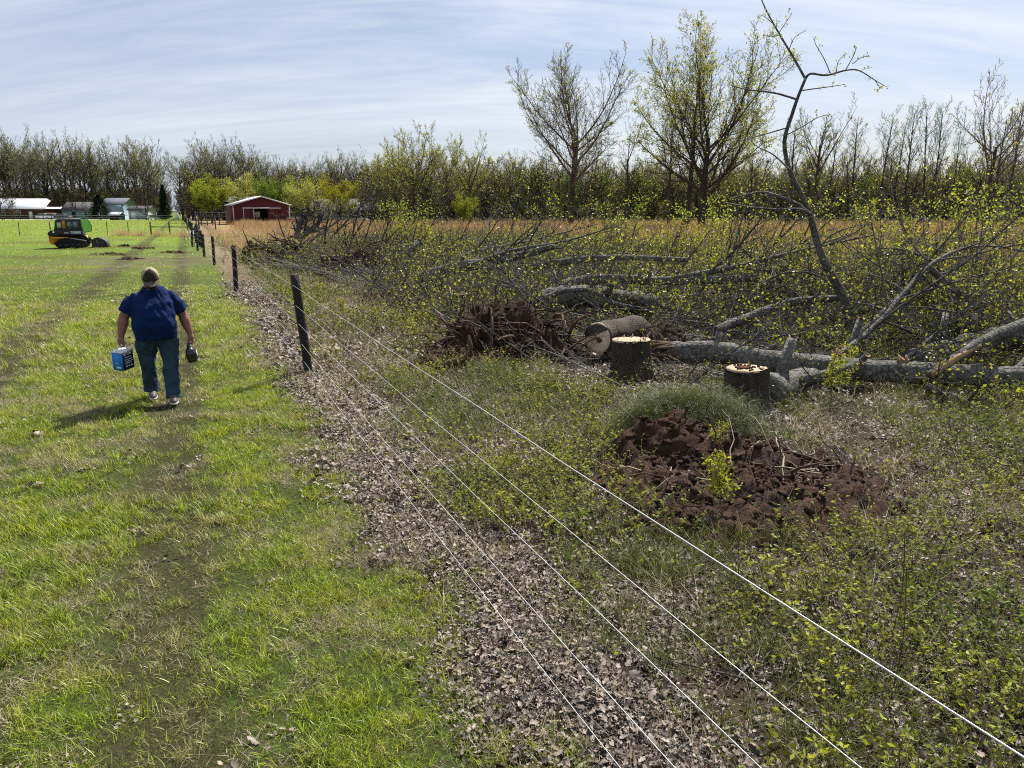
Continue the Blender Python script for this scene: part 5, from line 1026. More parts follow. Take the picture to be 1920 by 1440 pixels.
m = MB(); m.prism([(v[0], v[2]) for v in V][::-1], -.006, .006); door = m.build('cab_door', grn, ld); door.location = (.46, -.48, 1.08); door.rotation_euler = (0, 0, R(-18))
m = MB(); k = len(V)
for i in range(k): m.bar(V[i], V[(i + 1) % k], .035)
m.build('door_frame', blk, door)
for y0 in (-.86, .50):
    m = MB(); path = [(-1.15, .34), (-1.02, .10), (-.86, .02), (.52, .02), (.72, .10), (.78, .26), (.62, .40), (-.45, .66), (-.75, .62)]
    m.prism(path, y0, y0 + .36); tr = m.build('track', rub, ld)
    for x_ in (-.8, -.45, -.1, .25, .55):
        w = MB(); w.tube([(x_, y0 - .012, .17), (x_, y0 + .37, .17)], .12, 12); w.build('roller', blk, tr)
    m = MB(); P2 = path + path[:1]
    for a, b_ in zip(P2[:-1], P2[1:]):
        L = math.dist(a, b_); n = max(1, int(L / .13))
        for i in range(n): f = (i + .5) / n; m.box(a[0] + (b_[0] - a[0]) * f - .025, a[0] + (b_[0] - a[0]) * f + .025, y0 - .005, y0 + .365, a[1] + (b_[1] - a[1]) * f - .02, a[1] + (b_[1] - a[1]) * f + .02)
    tag(m.build('track_lugs', rub, tr), kind='stuff')
for y0 in (-.66, .58):
    m = MB(); m.prism([(-1.42, .95), (-1.40, .78), (.40, .66), (.95, .28), (1.10, .34), (.66, .80), (.45, .92)], y0, y0 + .085); m.build('lift_arm', blk, ld)
    MB().tube([(-.2, y0 - .03, .62), (.72, y0 - .03, .46)], .035, 8).build('hydraulic_ram', M['steel'], ld)
MB().box(-1.30, -.35, -.668, -.662, .60, .72).build('side_stripe', yel, ld)
m = MB(); m.prism([(1.0, .05), (1.95, .02), (1.92, .30), (1.75, .52), (1.45, .66), (1.15, .62), (1.0, .40)], -.92, .92); hd = m.build('mulcher_head', blk, ld)
MB().tube([(1.62, -.95, .22), (1.62, .95, .22)], .20, 12).build('drum', plain('worn_steel_drum', (.03, .028, .026), .6, .4, .3), hd)
for a, b_ in (((1.28, -.94, .50), (1.45, -.94, .12)), ((1.02, -.94, .62), (1.12, -.94, .50)), ((.9, -.70, .42), (1.05, -.70, .30))): MB().bar(a, b_, .06, .02).build('steel_edge', M['steel'], hd)
MB().tube([(-1.28, -.3, 1.1), (-1.32, -.3, 1.75)], .012, 5).build('antenna', blk, ld)
def text(word, loc, size, parent, name):
    cu = bpy.data.curves.new(name, 'FONT'); cu.body = word; cu.size = size; cu.extrude = .002; cu.offset = size * .02
    o = bpy.data.objects.new('t', cu); COL.objects.link(o); dg = bpy.context.evaluated_depsgraph_get(); me = bpy.data.meshes.new_from_object(o.evaluated_get(dg)); bpy.data.objects.remove(o)
    me.materials.clear(); me.materials.append(wht); o = obj(name, me, parent); o.location = loc; o.rotation_euler = (R(90), 0, 0); return o
text('DEERE', (-.16, -.626, .93), .21, ld, 'lettering'); text('333G', (-.52, -.626, .95), .11, ld, 'lettering')
MB().prism([(-1.18, .99), (-1.08, .99), (-1.06, 1.06), (-1.13, 1.10), (-1.20, 1.05)], -.628, -.622).build('emblem', wht, ld)
# ------------------------------------------------------------------ barn, houses and sheds
def siding(name, col, sc=18, axis=0, metal=0):
    def f(t):
        p = t.sep(t.obj()); s = t.math('FRACT', t.math('MULTIPLY', p[axis], sc / 3)); e = t.ramp(s, .0, .18, .6, 1); c = t.mix(1.0, t.mix(t.noise(t.obj(), 1.2, 3), tuple(q * .85 for q in col), tuple(q * 1.1 for q in col)), t.mix(e, (.6,) * 3, (1,) * 3), 'MULTIPLY'); return princ(t, c, .6, .3)
    return mat(name, f)
redm = siding('red_barn_metal', (.075, .005, .010), 12, 0); redm2 = siding('red_barn_metal_side', (.075, .005, .010), 12, 1); whitem = plain('white_trim', (.72, .72, .72), .5); roofw = siding('white_metal_roof', (.40, .42, .46), 9, 1); darkin = plain('dark_interior', (.012, .012, .012), .9)
def prism_roof(m, x0, x1, y0, y1, ze, zr, t=.12, xr=None):
    xm = (x0 + x1) / 2 if xr is None else xr
    for a, za, b_, zb in ((x0, ze, xm, zr), (xm, zr, x1, ze)):
        m.add([(a, y0, za), (b_, y0, zb), (b_, y1, zb), (a, y1, za), (a, y0, za - t), (b_, y0, zb - t), (b_, y1, zb - t), (a, y1, za - t)], [(0, 1, 2, 3), (7, 6, 5, 4), (0, 4, 5, 1), (2, 6, 7, 3), (0, 3, 7, 4), (1, 5, 6, 2)])
D = 137; q = XD(491, D); Wd, Ln, ze, zr = 9.6, 11.0, 3.35, 4.75
barn = thing('red_barn', 'dark red metal barn with white trim, pale roof and an open sliding door', 'barn', (q.x, q.y, 0), R(26))
def wallpoly(name, pts, y0, y1, m_, parent): m = MB(); m.prism(pts, y0, y1); return m.build(name, m_, parent)
h = Wd / 2; dx0, dx1, dz = -1.35, 1.05, 2.75
fr = wallpoly('front_wall', [(-h, 0), (dx0, 0), (dx0, dz), (-h, dz)], 0, .12, redm, barn)
wallpoly('front_wall', [(dx1, 0), (h, 0), (h, dz), (dx1, dz)], 0, .12, redm, barn)
wallpoly('front_wall', [(-h, dz + .002), (h, dz + .002), (h, ze), (0, zr), (-h, ze)], 0, .12, redm, barn)
for s in (-1, 1): MB().box(min(s * h, s * (h - .12)), max(s * h, s * (h - .12)), .125, Ln, 0, ze).build('side_wall', redm2, barn)
bw_ = wallpoly('back_wall', [(-h + .13, 0), (-1.2, 0), (-1.2, 2.2), (-h + .13, 2.2)], Ln - .12, Ln - .002, redm, barn); wallpoly('back_wall', [(1.2, 0), (h - .13, 0), (h - .13, 2.2), (1.2, 2.2)], Ln - .12, Ln - .002, redm, barn); wallpoly('back_wall', [(-h + .13, 2.202), (h - .13, 2.202), (h - .13, ze), (0, zr - .05), (-h + .13, ze)], Ln - .12, Ln - .002, redm, barn)
m = MB(); prism_roof(m, -h - .3, h + .3, -.35, Ln + .3, ze + .02, zr + .16); m.build('roof', roofw, barn)
MB().box(-3.1, dx0 + .05, -.10, -.03, .05, dz - .05).build('sliding_door', redm, barn); MB().box(-3.2, 3.3, -.14, -.035, dz, dz + .16).build('door_track', whitem, barn); MB().box(dx1 - .05, dx1 + 2.2, -.10, -.03, .05, dz - .05).build('sliding_door', redm, barn)
for x_ in (-h - .01, h - .11): MB().box(x_, x_ + .14, -.02, .0 - .002, 0, ze).build('corner_trim', whitem, barn)
for x_ in (-3.1, dx0 - .07): MB().box(x_, x_ + .09, -.115, -.102, .05, dz - .05).build('door_trim', whitem, barn)
for s in (-1, 1):
    m = MB(); m.bar((s * (h + .3), -.37, ze - .04), (0, -.37, zr + .08), .04, .2); m.build('gable_trim', whitem, barn)
tr_ = thing('tractor', 'small dark tractor standing in the open doorway of the red barn', 'tractor', (barn.matrix_world @ Vector((0, 0, 0)))); 
p_ = Matrix.Translation((q.x, q.y, 0)) @ Matrix.Rotation(R(26), 4, 'Z') @ Vector((-.1, 2.2, 0)); tr_.location = p_; tr_.rotation_euler = (0, 0, R(26))
MB().box(-.35, .35, -1.2, .2, .6, 1.25).build('hood', plain('dark_green_paint', (.01, .04, .015), .5), tr_); MB().box(-.5, .5, .25, 1.2, .6, 1.0).build('seat_deck', darkin, tr_)
MB().box(-.65, .65, .0, 1.3, 2.1, 2.18).build('canopy', darkin, tr_)
for s in (-1, 1):
    MB().tube([(s * .55, .7, .62), (s * .85, .7, .62)], .62, 16).build('rear_wheel', rub, tr_); MB().tube([(s * .45, -1.0, .38), (s * .62, -1.0, .38)], .38, 14).build('front_wheel', rub, tr_); MB().tube([(s * .6, 1.2, 1.0), (s * .6, 1.2, 2.1)], .04, 6).build('canopy_post', darkin, tr_)
q = XD(548, 138); tk = thing('farm_wagon', 'small red wagon with a white rail parked at the right side of the red barn', 'wagon', (q.x, q.y, 0), R(20))
MB().box(-1.0, 1.0, -.5, .5, .45, 1.05).build('wagon_bed', plain('faded_red', (.22, .03, .03), .6), tk); MB().box(-1.02, 1.02, -.52, .52, 1.06, 1.12).build('rail', whitem, tk)
for x_ in (-.7, .7): MB().tube([(x_, -.55, .28), (x_, -.42, .28)], .28, 12).build('wheel', rub, tk)
def house(label, px, D, w, d, ze, zr, wallm, roofm, rz=0, wins=(), doors=(), name='house', ridge='x', base=0, hip=0, label_cat='house', ov=.4):
    q = XD(px, D); t = thing(name, label, label_cat, (q.x, q.y, 0), rz)
    if ridge == 'x':
        MB().box(-w / 2, w / 2, 0, .2, base, ze).build('wall', wallm, t); MB().box(-w / 2, w / 2, d - .2, d, base, ze).build('wall', wallm, t)
        for s in (-1, 1):
            m = MB(); V = [(s * (w / 2 - .002), y_, z_) for y_, z_ in ((.21, base), (d - .21, base), (d - .21, ze), (d / 2, zr - .1), (.21, ze))] + [(s * (w / 2 - .2), y_, z_) for y_, z_ in ((.21, base), (d - .21, base), (d - .21, ze), (d / 2, zr - .1), (.21, ze))]
            m.add(V, [(i, (i + 1) % 5, (i + 1) % 5 + 5, i + 5) for i in range(5)] + [(0, 1, 2, 4), (5, 9, 7, 6)], [(2, 3, 4), (7, 9, 8)]); m.build('gable_wall', wallm, t)
        m = MB()
        for a, b_ in ((-ov, d / 2), (d + ov, d / 2)):
            za = ze - .12; zb = zr; x0, x1 = -w / 2 - ov, w / 2 + ov; xa, xb = x0 + hip, x1 - hip
            m.add([(x0, a, za), (x1, a, za), (xb, b_, zb), (xa, b_, zb), (x0, a, za - .12), (x1, a, za - .12), (xb, b_, zb - .12), (xa, b_, zb - .12)], [(0, 1, 2, 3), (7, 6, 5, 4), (0, 4, 5, 1), (2, 6, 7, 3), (0, 3, 7, 4), (1, 5, 6, 2)])
        if hip:
            for x_, xs in ((x0, x0 + hip), (x1, x1 - hip)): m.add([(x_, -ov, ze - .12), (x_, d + ov, ze - .12), (xs, d / 2, zr)], None, [(0, 1, 2)])
        m.build('roof', roofm, t)
    else:
        m = MB(); m.prism([(-w / 2, base), (w / 2, base), (w / 2, ze), (0, zr - .1), (-w / 2, ze)], 0, d); m.build('wall', wallm, t); m = MB(); prism_roof(m, -w / 2 - ov, w / 2 + ov, -ov, d + ov, ze, zr); m.build('roof', roofm, t)
    for (x_, z_, ww, wh) in wins:
        f = MB().box(x_ - ww / 2 - .1, x_ + ww / 2 + .1, -.05, -.003, z_ - .1, z_ + wh + .1).build('window', whitem, t); MB().box(x_ - ww / 2, x_ + ww / 2, -.062, -.053, z_, z_ + wh).build('pane', glassd, f); MB().box(x_ - ww / 2, x_ + ww / 2, -.075, -.065, z_ + wh / 2 - .03, z_ + wh / 2 + .03).build('sash_bar', whitem, f)
    for (x_, ww, wh, dm) in doors: f = MB().box(x_ - ww / 2, x_ + ww / 2, -.06, -.003, base + .02, base + wh).build('door', dm, t); MB().box(x_ + ww / 2 - .15, x_ + ww / 2 - .08, -.1, -.062, base + 1.0, base + 1.1).build('handle', M['steel'], f)
    return t
glassd = plain('window_glass', (.03, .04, .05), .1, .8)
brick = mat('dark_brick', lambda t: princ(t, t.mix(t.noise(t.obj(), 6, 3), (.045, .022, .016), (.10, .05, .038)), .9, .1)); bluew = siding('blue_siding', (.22, .30, .36), 12, 2); greyroof = plain('grey_shingles', (.085, .085, .09), .9, .1, 0, .2, 2); blueroof = plain('slate_blue_shingles', (.11, .12, .15), .9, .1, 0, .2, 2); palewall = siding('pale_siding', (.34, .38, .38), 12, 2)
hs = house('low brick house with a white metal roof at the far left', 28, 222, 17.5, 9, 3.0, 5.8, brick, roofw, 0, wins=[(-3.5, 1.2, 1.4, 1.1), (1.0, 1.2, 1.2, 1.1)], doors=[(4.5, 1.0, 2.1, whitem)], hip=2.2)
MB().box(-8.6, -5.2, -.08, -.004, .05, 2.3).build('garage_door', palewall, hs)
house('long low grey-blue house with a grey shingle roof left of the dark conifer', 150, 226, 10.5, 8, 2.6, 4.9, bluew, greyroof, 0, wins=[(1.6, 1.1, 1.0, 1.0), (3.6, 1.1, .9, 1.0)], doors=[(-1.9, 1.0, 2.0, darkin)])
house('taller light blue house section with a slate roof right of the dark conifer', 211, 224, 6.6, 8, 4.2, 6.0, bluew, blueroof, 0, wins=[(1.0, 1.0, 1.3, 1.1)], ov=.25)
house('pale blue garden shed with a shingle roof and white corner boards', 259, 214, 5.8, 4, 2.7, 3.7, palewall, greyroof, R(-8), doors=[(-1.4, 1.4, 2.1, whitem)], name='garden_shed', label_cat='shed')
house('small dark shed with a white snow-bright roof in front of the conifer', 213, 203, 2.7, 2.5, 1.35, 2.0, darkin, roofw, R(-10), name='small_shed', label_cat='shed', ov=.3)
house('grey-roofed pale house behind the brush pile, left of the metal-roofed porch', 627, 170, 11.5, 9, 2.4, 5.0, plain('grey_green_siding', (.20, .22, .18), .8), greyroof, 0, wins=[(3.8, 1.0, 1.4, 1.1)], doors=[(1.0, 1.0, 2.0, darkin)], hip=1.5)
q = XD(689, 168); pc = thing('open_porch', 'open porch with a pale blue metal roof on slim white posts', 'porch', (q.x, q.y, 0))
m = MB(); m.add([(-3.3, 0, 2.55), (3.3, 0, 2.55), (3.1, 5, 4.3), (-3.9, 5, 4.3), (-3.3, 0, 2.45), (3.3, 0, 2.45), (3.1, 5, 4.2), (-3.9, 5, 4.2)], [(0, 1, 2, 3), (7, 6, 5, 4), (0, 4, 5, 1), (2, 6, 7, 3), (0, 3, 7, 4), (1, 5, 6, 2)]); m.build('roof', roofw, pc)
for x_ in (-3.1, -1.6, .0, 1.6, 3.1): MB().box(x_ - .07, x_ + .07, .05, .19, 0, 2.44).build('porch_post', whitem, pc)
MB().box(-3.1, 3.1, 4.0, 4.15, 0, 2.9).build('back_wall', plain('brown_boards', (.06, .035, .025), .9), pc)
q = XD(470, 158); house('white outbuilding with a flat pale roof showing above the barn', 468, 165, 8.5, 5, 4.4, 5.3, palewall, roofw, 0, name='outbuilding', label_cat='building')
house('faint white trailer beyond the corral', 400, 240, 10, 3, 3.0, 3.6, palewall, roofw, 0, name='white_trailer', label_cat='trailer')
def car(label, px, D, colr, s=1, rz=0, name='parked_car', cat='car'):
    q = XD(px, D); t = thing(name, label, cat, (q.x, q.y, 0), rz, None, s); pm = plain('car_paint', colr, .3, .5, 0, .05)
    m = MB(); m.prism([(-2.2, .35), (2.2, .35), (2.25, .75), (1.3, .95), (-2.1, 1.0), (-2.25, .7)], -.85, .85); m.build('body', pm, t); m = MB(); m.prism([(-1.9, .98), (1.0, .95), (.45, 1.5), (-1.5, 1.5)], -.75, .75); c = m.build('cabin', glassd, t); m = MB(); m.prism([(-1.5, 1.502), (.45, 1.502), (.35, 1.56), (-1.4, 1.56)], -.74, .74); m.build('roof', pm, c)
    for x_ in (-1.4, 1.4):
        for y_ in (-.88, .70): w = MB().tube([(x_, y_, .34), (x_, y_ + .18, .34)], .34, 14).build('wheel', rub, t); MB().tube([(x_, y_ - .01, .34), (x_, y_ + .19, .34)], .18, 10).build('rim', M['steel'], w)
    return t
car('white pickup-like car parked beside the brick house carport', 83, 214, (.7, .7, .7)); car('white car parked right of the carport, partly behind a bare tree', 100, 213, (.62, .62, .64)); car('dark car parked on the lane between the brick house and the blue house', 118, 212, (.03, .03, .035)); car('small white car parked right of the garden shed', 287, 213, (.6, .6, .6), .8, R(60)); car('dark blue car parked in front of the grey-roofed pale house', 637, 160, (.012, .02, .08), 1, R(80)); car('white car half hidden by brush before the open porch', 672, 155, (.65, .65, .65), .9)
q = XD(331, 190); wb = thing('white_utility_box', 'small white box standing on the lawn left of the old fence line', 'utility box', (q.x, q.y, 0)); MB().box(-.35, .35, -.3, .3, 0, 2.0).build('cabinet', whitem, wb); MB().box(-.42, .42, -.36, .36, 2.0, 2.08).build('lid', whitem, wb)
# ------------------------------------------------------------------ standing trees
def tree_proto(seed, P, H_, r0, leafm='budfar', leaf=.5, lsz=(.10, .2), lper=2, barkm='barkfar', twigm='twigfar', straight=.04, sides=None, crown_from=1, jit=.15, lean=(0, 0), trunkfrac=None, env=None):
    g_ = Grow(seed); g_.env = env; g_.run(Vector((0, 0, -.1)), Vector((lean[0], lean[1], 1)), H_ * (trunkfrac or .9), r0, 0, P)
    nl = len(P['seg']); sides = sides or {0: 9, 1: 6, 2: 4, 3: 3, 4: 3}
    tr = g_.mesh_tubes({0} | ({1} if crown_from > 1 else set()), sides, 'trunk', [M[barkm]])
    b = g_.mesh_tubes(set(range(crown_from, nl)), sides, 'c', None)
    if leaf > 0: g_.leaves(b, lper, lsz, 1, jit, leaf, seed=seed)
    return tr, b.mesh('crown', [M[twigm], M[leafm]], True)
def rounded(f): return 1.0 - .65 * max(0, f - .35) if f > .35 else .75 + .7 * f
PB_ = dict(seg=[9, 6, 5, 4, 2], wander=[.035, .10, .13, .17, .2], up=[.01, .09, .08, .06, .05], n=[16, 8, 6, 4], start=[.28, .22, .2, .15], ang=[46, 36, 36, 38], ratio=[.50, .46, .46, .45], rratio=[.50, .5, .5, .6], taper=[.18, .22, .3, .4, .5], rmin=.026, angv=9, prof=rounded)
PH = dict(PB_, n=[17, 10, 7, 5], rmin=.024, ratio=[.56, .46, .46, .45])                                      # large open-grown trees
PN = dict(PB_, n=[22, 6, 4, 3], ang=[34, 34, 36, 40], ratio=[.22, .42, .45, .45], start=[.38, .2, .2, .15], prof=lambda f: 1.15 - .6 * f, rmin=.024)   # tall narrow forest trees
PS_ = dict(PB_, seg=[9, 6, 5, 3], wander=[.05, .11, .15, .2], up=[.01, .10, .09, .07], n=[13, 9, 7], start=[.34, .25, .2], ang=[40, 38, 40], ratio=[.46, .45, .42], rratio=[.5, .5, .55], taper=[.15, .2, .3, .5], rmin=.04)
PO = dict(seg=[4, 6, 4, 3], wander=[.05, .08, .13, .18], up=[.02, .04, .05, .05], n=[16, 10, 6], start=[.30, .12, .15], ang=[44, 34, 40], ratio=[1.15, .42, .45], rratio=[.42, .5, .55], taper=[.5, .2, .3, .4], rmin=.012, angv=10, prof=lambda f: 1.0 if f > .5 else .85)
PV = dict(seg=[7, 11, 7, 5, 3], wander=[.03, .085, .12, .15, .18], up=[.0, .050, .07, .06, .05], n=[9, 15, 8, 5], start=[.42, .10, .15, .15], ang=[44, 38, 36, 36], ratio=[1.45, .46, .42, .42], rratio=[.58, .42, .5, .6], taper=[.50, .14, .25, .35, .5], rmin=.021, angv=9, prof=lambda f: 1.0)
BIG = tree_proto(904, dict(PV, n=[12, 15, 8, 5]), 26, .42, leaf=.14, lsz=(.08, .15), lper=1, trunkfrac=.44, env=(15.5, 7.4, 10.8))
BIG2 = tree_proto(931, dict(PV, n=[15, 15, 8, 4], start=[.30, .10, .15, .15], ang=[50, 38, 36, 36]), 26, .48, leaf=.75, lsz=(.09, .17), lper=1, trunkfrac=.44, env=(15.8, 8.8, 10.4))
BIG3 = tree_proto(902, dict(PV, n=[6, 10, 6, 4], rmin=.018), 22, .28, leaf=.04, lsz=(.08, .15), lper=1, trunkfrac=.46, env=(13.5, 4.2, 9.0))
BARE = [tree_proto(910 + i, dict(PV, n=[8 + i, 10, 6, 4], start=[.5, .12, .15, .15], rmin=.028), 25, .42, leaf=.10, lsz=(.12, .2), lper=1, trunkfrac=.50, env=(16, 5.2 + .7 * i, 9.4)) for i in range(4)]
NARR = [tree_proto(920 + i, dict(PN, wander=[.025, .08, .12, .16, .2], ratio=[.32, .42, .45, .45], rratio=[.42, .5, .5, .6], rmin=.020), 24, .27, leaf=.14, lsz=(.10, .17), lper=1, env=(15, 2.6 + .3 * i, 9.2)) for i in range(4)]
GREEN = [tree_proto(940 + i, dict(PS_, seg=[8, 7, 5, 3], n=[12, 10, 7]), 20, .30, leaf=.38, lsz=(.12, .22), lper=1, leafm='budfar', jit=.3) for i in range(3)]
MID = tree_proto(917, dict(PV, n=[10, 13, 7, 4], rmin=.024), 24, .36, leaf=.45, lsz=(.10, .19), lper=1, trunkfrac=.46, env=(14.5, 5.4, 9.8))
SCRUB = [tree_proto(950 + i, dict(PS_, n=[16, 9, 6], start=[.08, .2, .2], rmin=.030, ratio=[.42, .45, .42]), 10, .10, leaf=.10 if i < 2 else .6, lsz=(.10, .2), lper=1, leafm=('budfar', 'budred', 'budgreen')[i], jit=.2, twigm='scrubtwig') for i in range(3)]
ORN = {k: tree_proto(960 + i, PO, 4.2, .20, leaf=1.0, lsz=(.07, .15), lper=4, leafm=k, jit=.16) for i, k in enumerate(('budyellow', 'budgreen', 'budorange'))}
DULL = tree_proto(966, PO, 4.2, .18, leaf=.9, lsz=(.07, .14), lper=3, leafm='budfar', jit=.16)
def conifer(seed, H_, w):
    r = random.Random(seed); rr = np.random.default_rng(seed); st = MB(); st.tube([(0, 0, 0), (0, 0, H_ * .97)], [.16, .02], 7); b = MB(); n = 1500
    P = []; A = []
    for i in range(n):
        f = i / n; z_ = .25 + (H_ - .3) * f; R_ = w * (1 - f) ** .8 * r.uniform(.5, 1.08) + .1; a = r.uniform(0, 6.28)
        for j in range(5): q = R_ * (.35 + .65 * (j + 1) / 5); P.append((math.cos(a) * q + r.gauss(0, .06), math.sin(a) * q + r.gauss(0, .06), z_ + q * .12 + r.gauss(0, .06))); A.append((math.cos(a), math.sin(a), .2))
    P = np.array(P); n = len(P); ax = np.array(A) + rr.normal(0, .5, (n, 3)); ax /= np.linalg.norm(ax, axis=1, keepdims=True); ay = np.cross(ax, rr.normal(0, 1, (n, 3))); ay /= np.linalg.norm(ay, axis=1, keepdims=True); s = rr.uniform(.10, .26, (n, 1))
    b.add(np.stack([P - ax * s, P + ay * s * .45, P + ax * s * 1.2, P - ay * s * .45], 1).reshape(-1, 3), np.arange(n * 4).reshape(n, 4), None, np.repeat(rr.random(n), 4)); return st.mesh('trunk', [M['barkfar']], True), b.mesh('foliage', [M['needle']], True)
def height(pr):
    z = 0
    for me in pr:
        a = np.empty(len(me.vertices) * 3, np.float32); me.vertices.foreach_get('co', a); z = max(z, a[2::3].max())
    return float(z)
_h = {}
def plant(pr, label, px, D, toppy, group=None, name='bare_tree', cat='tree', rz=None, wide=1.0, crown='crown'):
    k = pr[1].name
    if k not in _h: _h[k] = height(pr)
    q = XD(px, D); hgt = top_h(toppy, D); s = hgt / _h[k]
    t = thing(name, label, cat, (q.x, q.y, 0), random.uniform(0, 6.28) if rz is None else rz, group); t.scale = (s * wide, s * wide, s); obj('trunk', pr[0], t); obj(crown, pr[1], t); return t
# the tall trees at the edge of the field
plant(BIG, 'broad tall tree with upswept limbs and pale buds, standing alone left of the tallest tree', 1071, 112, 93, rz=1.0, wide=1.0)
plant(BIG2, 'tallest tree, with a thick trunk and yellow-green budding crown near the bent sapling', 1316, 92, 18, rz=2.6, wide=1.05)
plant(NARR[1], 'slim dark-trunked tree just left of the tallest tree', 1288, 96, 95, rz=.4, wide=1.5)
plant(BIG3, 'bare thin-crowned tree between the broad tall tree and the tallest tree', 1176, 118, 158, rz=.7, wide=.9)
plant(NARR[2], 'slender leaning bare tree right of the thin-crowned tree', 1255, 110, 200, rz=3, wide=1.4)
ttl = [(1528, 172, 112, 1, 1.1, 'round-topped tree with dense fine branches just right of the bent sapling'), (1592, 208, 128, 0, 1.2, 'narrow budding tree second to the right of the bent sapling'), (1648, 196, 125, 2, 1.1, 'narrow tree with greenish buds right of centre in the right-hand woods'), (1672, 218, 130, 3, 1.0, 'slightly shorter slim tree pressed between two taller ones in the right-hand woods'), (1692, 186, 122, 1, 1.0, 'slim tree with a dark trunk and pointed top in the right-hand woods'),
       (1728, 176, 120, 3, .9, 'slimmest tall tree with a needle-like top in the right-hand woods'), (1747, 180, 118, 0, .9, 'slim straight tree beside the needle-topped one in the right-hand woods'), (1780, 220, 126, 2, .8, 'short slim tree in the gap left of the large right-hand tree'), (1846, 113, 104, 1, 1.25, 'large tall tree with an open bare crown near the right edge'), (1862, 200, 108, 2, 1.2, 'leaning tree right behind the large right-hand tree'), (1890, 172, 112, 0, 1.2, 'budding tree between the large right-hand tree and the edge'), (1921, 158, 106, 3, 1.5, 'dark-trunked tree cut off by the right edge'),
       (1480, 215, 108, 3, 1.5, 'bare tree directly behind the stem of the bent sapling'), (1410, 285, 112, 1, 1.8, 'short bare tree between the tallest tree and the bent sapling'), (1548, 240, 120, 2, 1.3, 'shorter tree tucked against the round-topped one')]
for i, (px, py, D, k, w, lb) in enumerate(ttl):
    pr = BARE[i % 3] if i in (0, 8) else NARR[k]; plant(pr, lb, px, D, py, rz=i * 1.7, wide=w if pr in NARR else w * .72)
# nearer budding group left of centre, and the green trees beside it
for i, (px, py, D, w, lb) in enumerate([(776, 218, 112, .85, 'spreading budding tree at the left of the group of trees in mid picture'), (838, 226, 112, .6, 'upright budding tree in the middle of the group in mid picture'), (882, 243, 112, .7, 'fine-branched budding tree at the right of the group in mid picture'), (741, 236, 120, .7, 'thinner tree at the far left of the group in mid picture')]):
    plant(MID, lb, px, D, py, rz=i * 2.1 + .5, wide=w * 1.25)
plant(GREEN[0], 'green-yellow leafing tree right behind the mid-picture group', 960, 125, 280, rz=1, wide=1.0, name='leafing_tree'); plant(GREEN[1], 'dense green leafing tree left of the mid-picture group', 727, 135, 300, rz=2, wide=1.2, name='leafing_tree'); plant(GREEN[2], 'leafing tree low behind the broad tall tree', 1130, 138, 285, rz=3, name='leafing_tree')
plant(ORN['budyellow'], 'small bright yellow-green bush at the edge of the dead-grass field', 868, 105, 358, rz=2, name='ornamental_tree', wide=.9)
# ornamental trees around the barn
for i, (k, px, D, py, w, lb) in enumerate([('budyellow', 397, 152, 322, 1.12, 'round bright yellow-green tree left of the red barn'), (None, 460, 160, 318, 1.0, 'duller yellow-green round tree just behind the red barn'), ('budgreen', 516, 156, 319, .95, 'round bright green tree behind the right side of the red barn'), (None, 572, 150, 324, .9, 'dark olive round tree right of the red barn'), ('budorange', 637, 148, 324, 1.1, 'round orange-yellow tree in front of the grey-roofed pale house')]):
    plant(ORN[k] if k else DULL, lb, px, D, py, rz=i * 1.1, wide=w, name='ornamental_tree')
plant(SCRUB[1], 'reddish bare tree in front of the left end of the woods, by the brick house', 3, 205, 305, name='bare_tree', wide=1.5); plant(SCRUB[1], 'small bare tree on the lawn in front of the low blue house', 143, 203, 335, wide=1.4); plant(SCRUB[1], 'bare reddish tree at the right side of the garden shed', 273, 207, 318, wide=1.3); plant(SCRUB[0], 'small bare tree on the lawn in front of the brick house', 25, 204, 365, wide=1.0); plant(SCRUB[1], 'small dark bare tree over the old fence line', 345, 165, 345, wide=.9)
CON = [conifer(970, 8, 3.2), conifer(971, 8, 2.0)]
plant(CON[0], 'dark broad conifer between the two parts of the blue house', 188, 206, 363, name='conifer', cat='tree', crown='foliage', wide=1.35); plant(CON[1], 'tall dark narrow conifer right of the garden shed', 309, 212, 345, name='conifer', crown='foliage', wide=.8); plant(CON[0], 'small rounded dark conifer in front of the tall narrow conifer', 307, 204, 389, name='conifer', crown='foliage', wide=1.0)
# front rows of the woods: one object each
def prof(tab, px): return float(np.interp(px, [a for a, _ in tab], [b_ for _, b_ in tab]))
LT = [(-60, 228), (20, 222), (62, 258), (95, 238), (150, 232), (195, 245), (214, 290), (240, 248), (262, 246), (300, 262), (318, 290), (326, 330)]
MT = [(338, 290), (350, 262), (390, 246), (450, 248), (500, 270), (560, 270), (600, 285), (650, 268), (700, 286), (760, 300), (900, 300), (1010, 290)]
RT = [(880, 298), (980, 288), (1010, 300), (1100, 292), (1200, 296), (1300, 300), (1400, 300), (1480, 290), (1600, 300), (1700, 302), (1800, 300), (1960, 290)]
r = random.Random(77)
for i in range(20):
    px = -45 + i * 19.0 + r.uniform(-4, 4); D = r.uniform(246, 262); py = prof(LT, px) + r.uniform(-4, 14)
    if 314 < px: continue
    plant(BARE[i % 4], 'tall bare tree in the woods behind the houses', px, D, py, 'tall trees of the woods behind the houses', wide=.85)
for i in range(12):
    px = -30 + i * 29 + r.uniform(-8, 8)
    plant(GREEN[i % 3], 'half-leafed green tree in the woods behind the houses', px, r.uniform(250, 262), prof(LT, px) + r.uniform(28, 60), 'half-leafed trees of the woods behind the houses', name='leafing_tree', wide=.7)
for i in range(26):
    px = 347 + i * 14.5 + r.uniform(-4, 4); D = r.uniform(196, 212)
    plant(BARE[i % 4], 'bare grey tree in the woods behind the red barn', px, D, prof(MT, px) + r.uniform(-6, 24), 'bare trees of the woods behind the red barn', wide=.9)
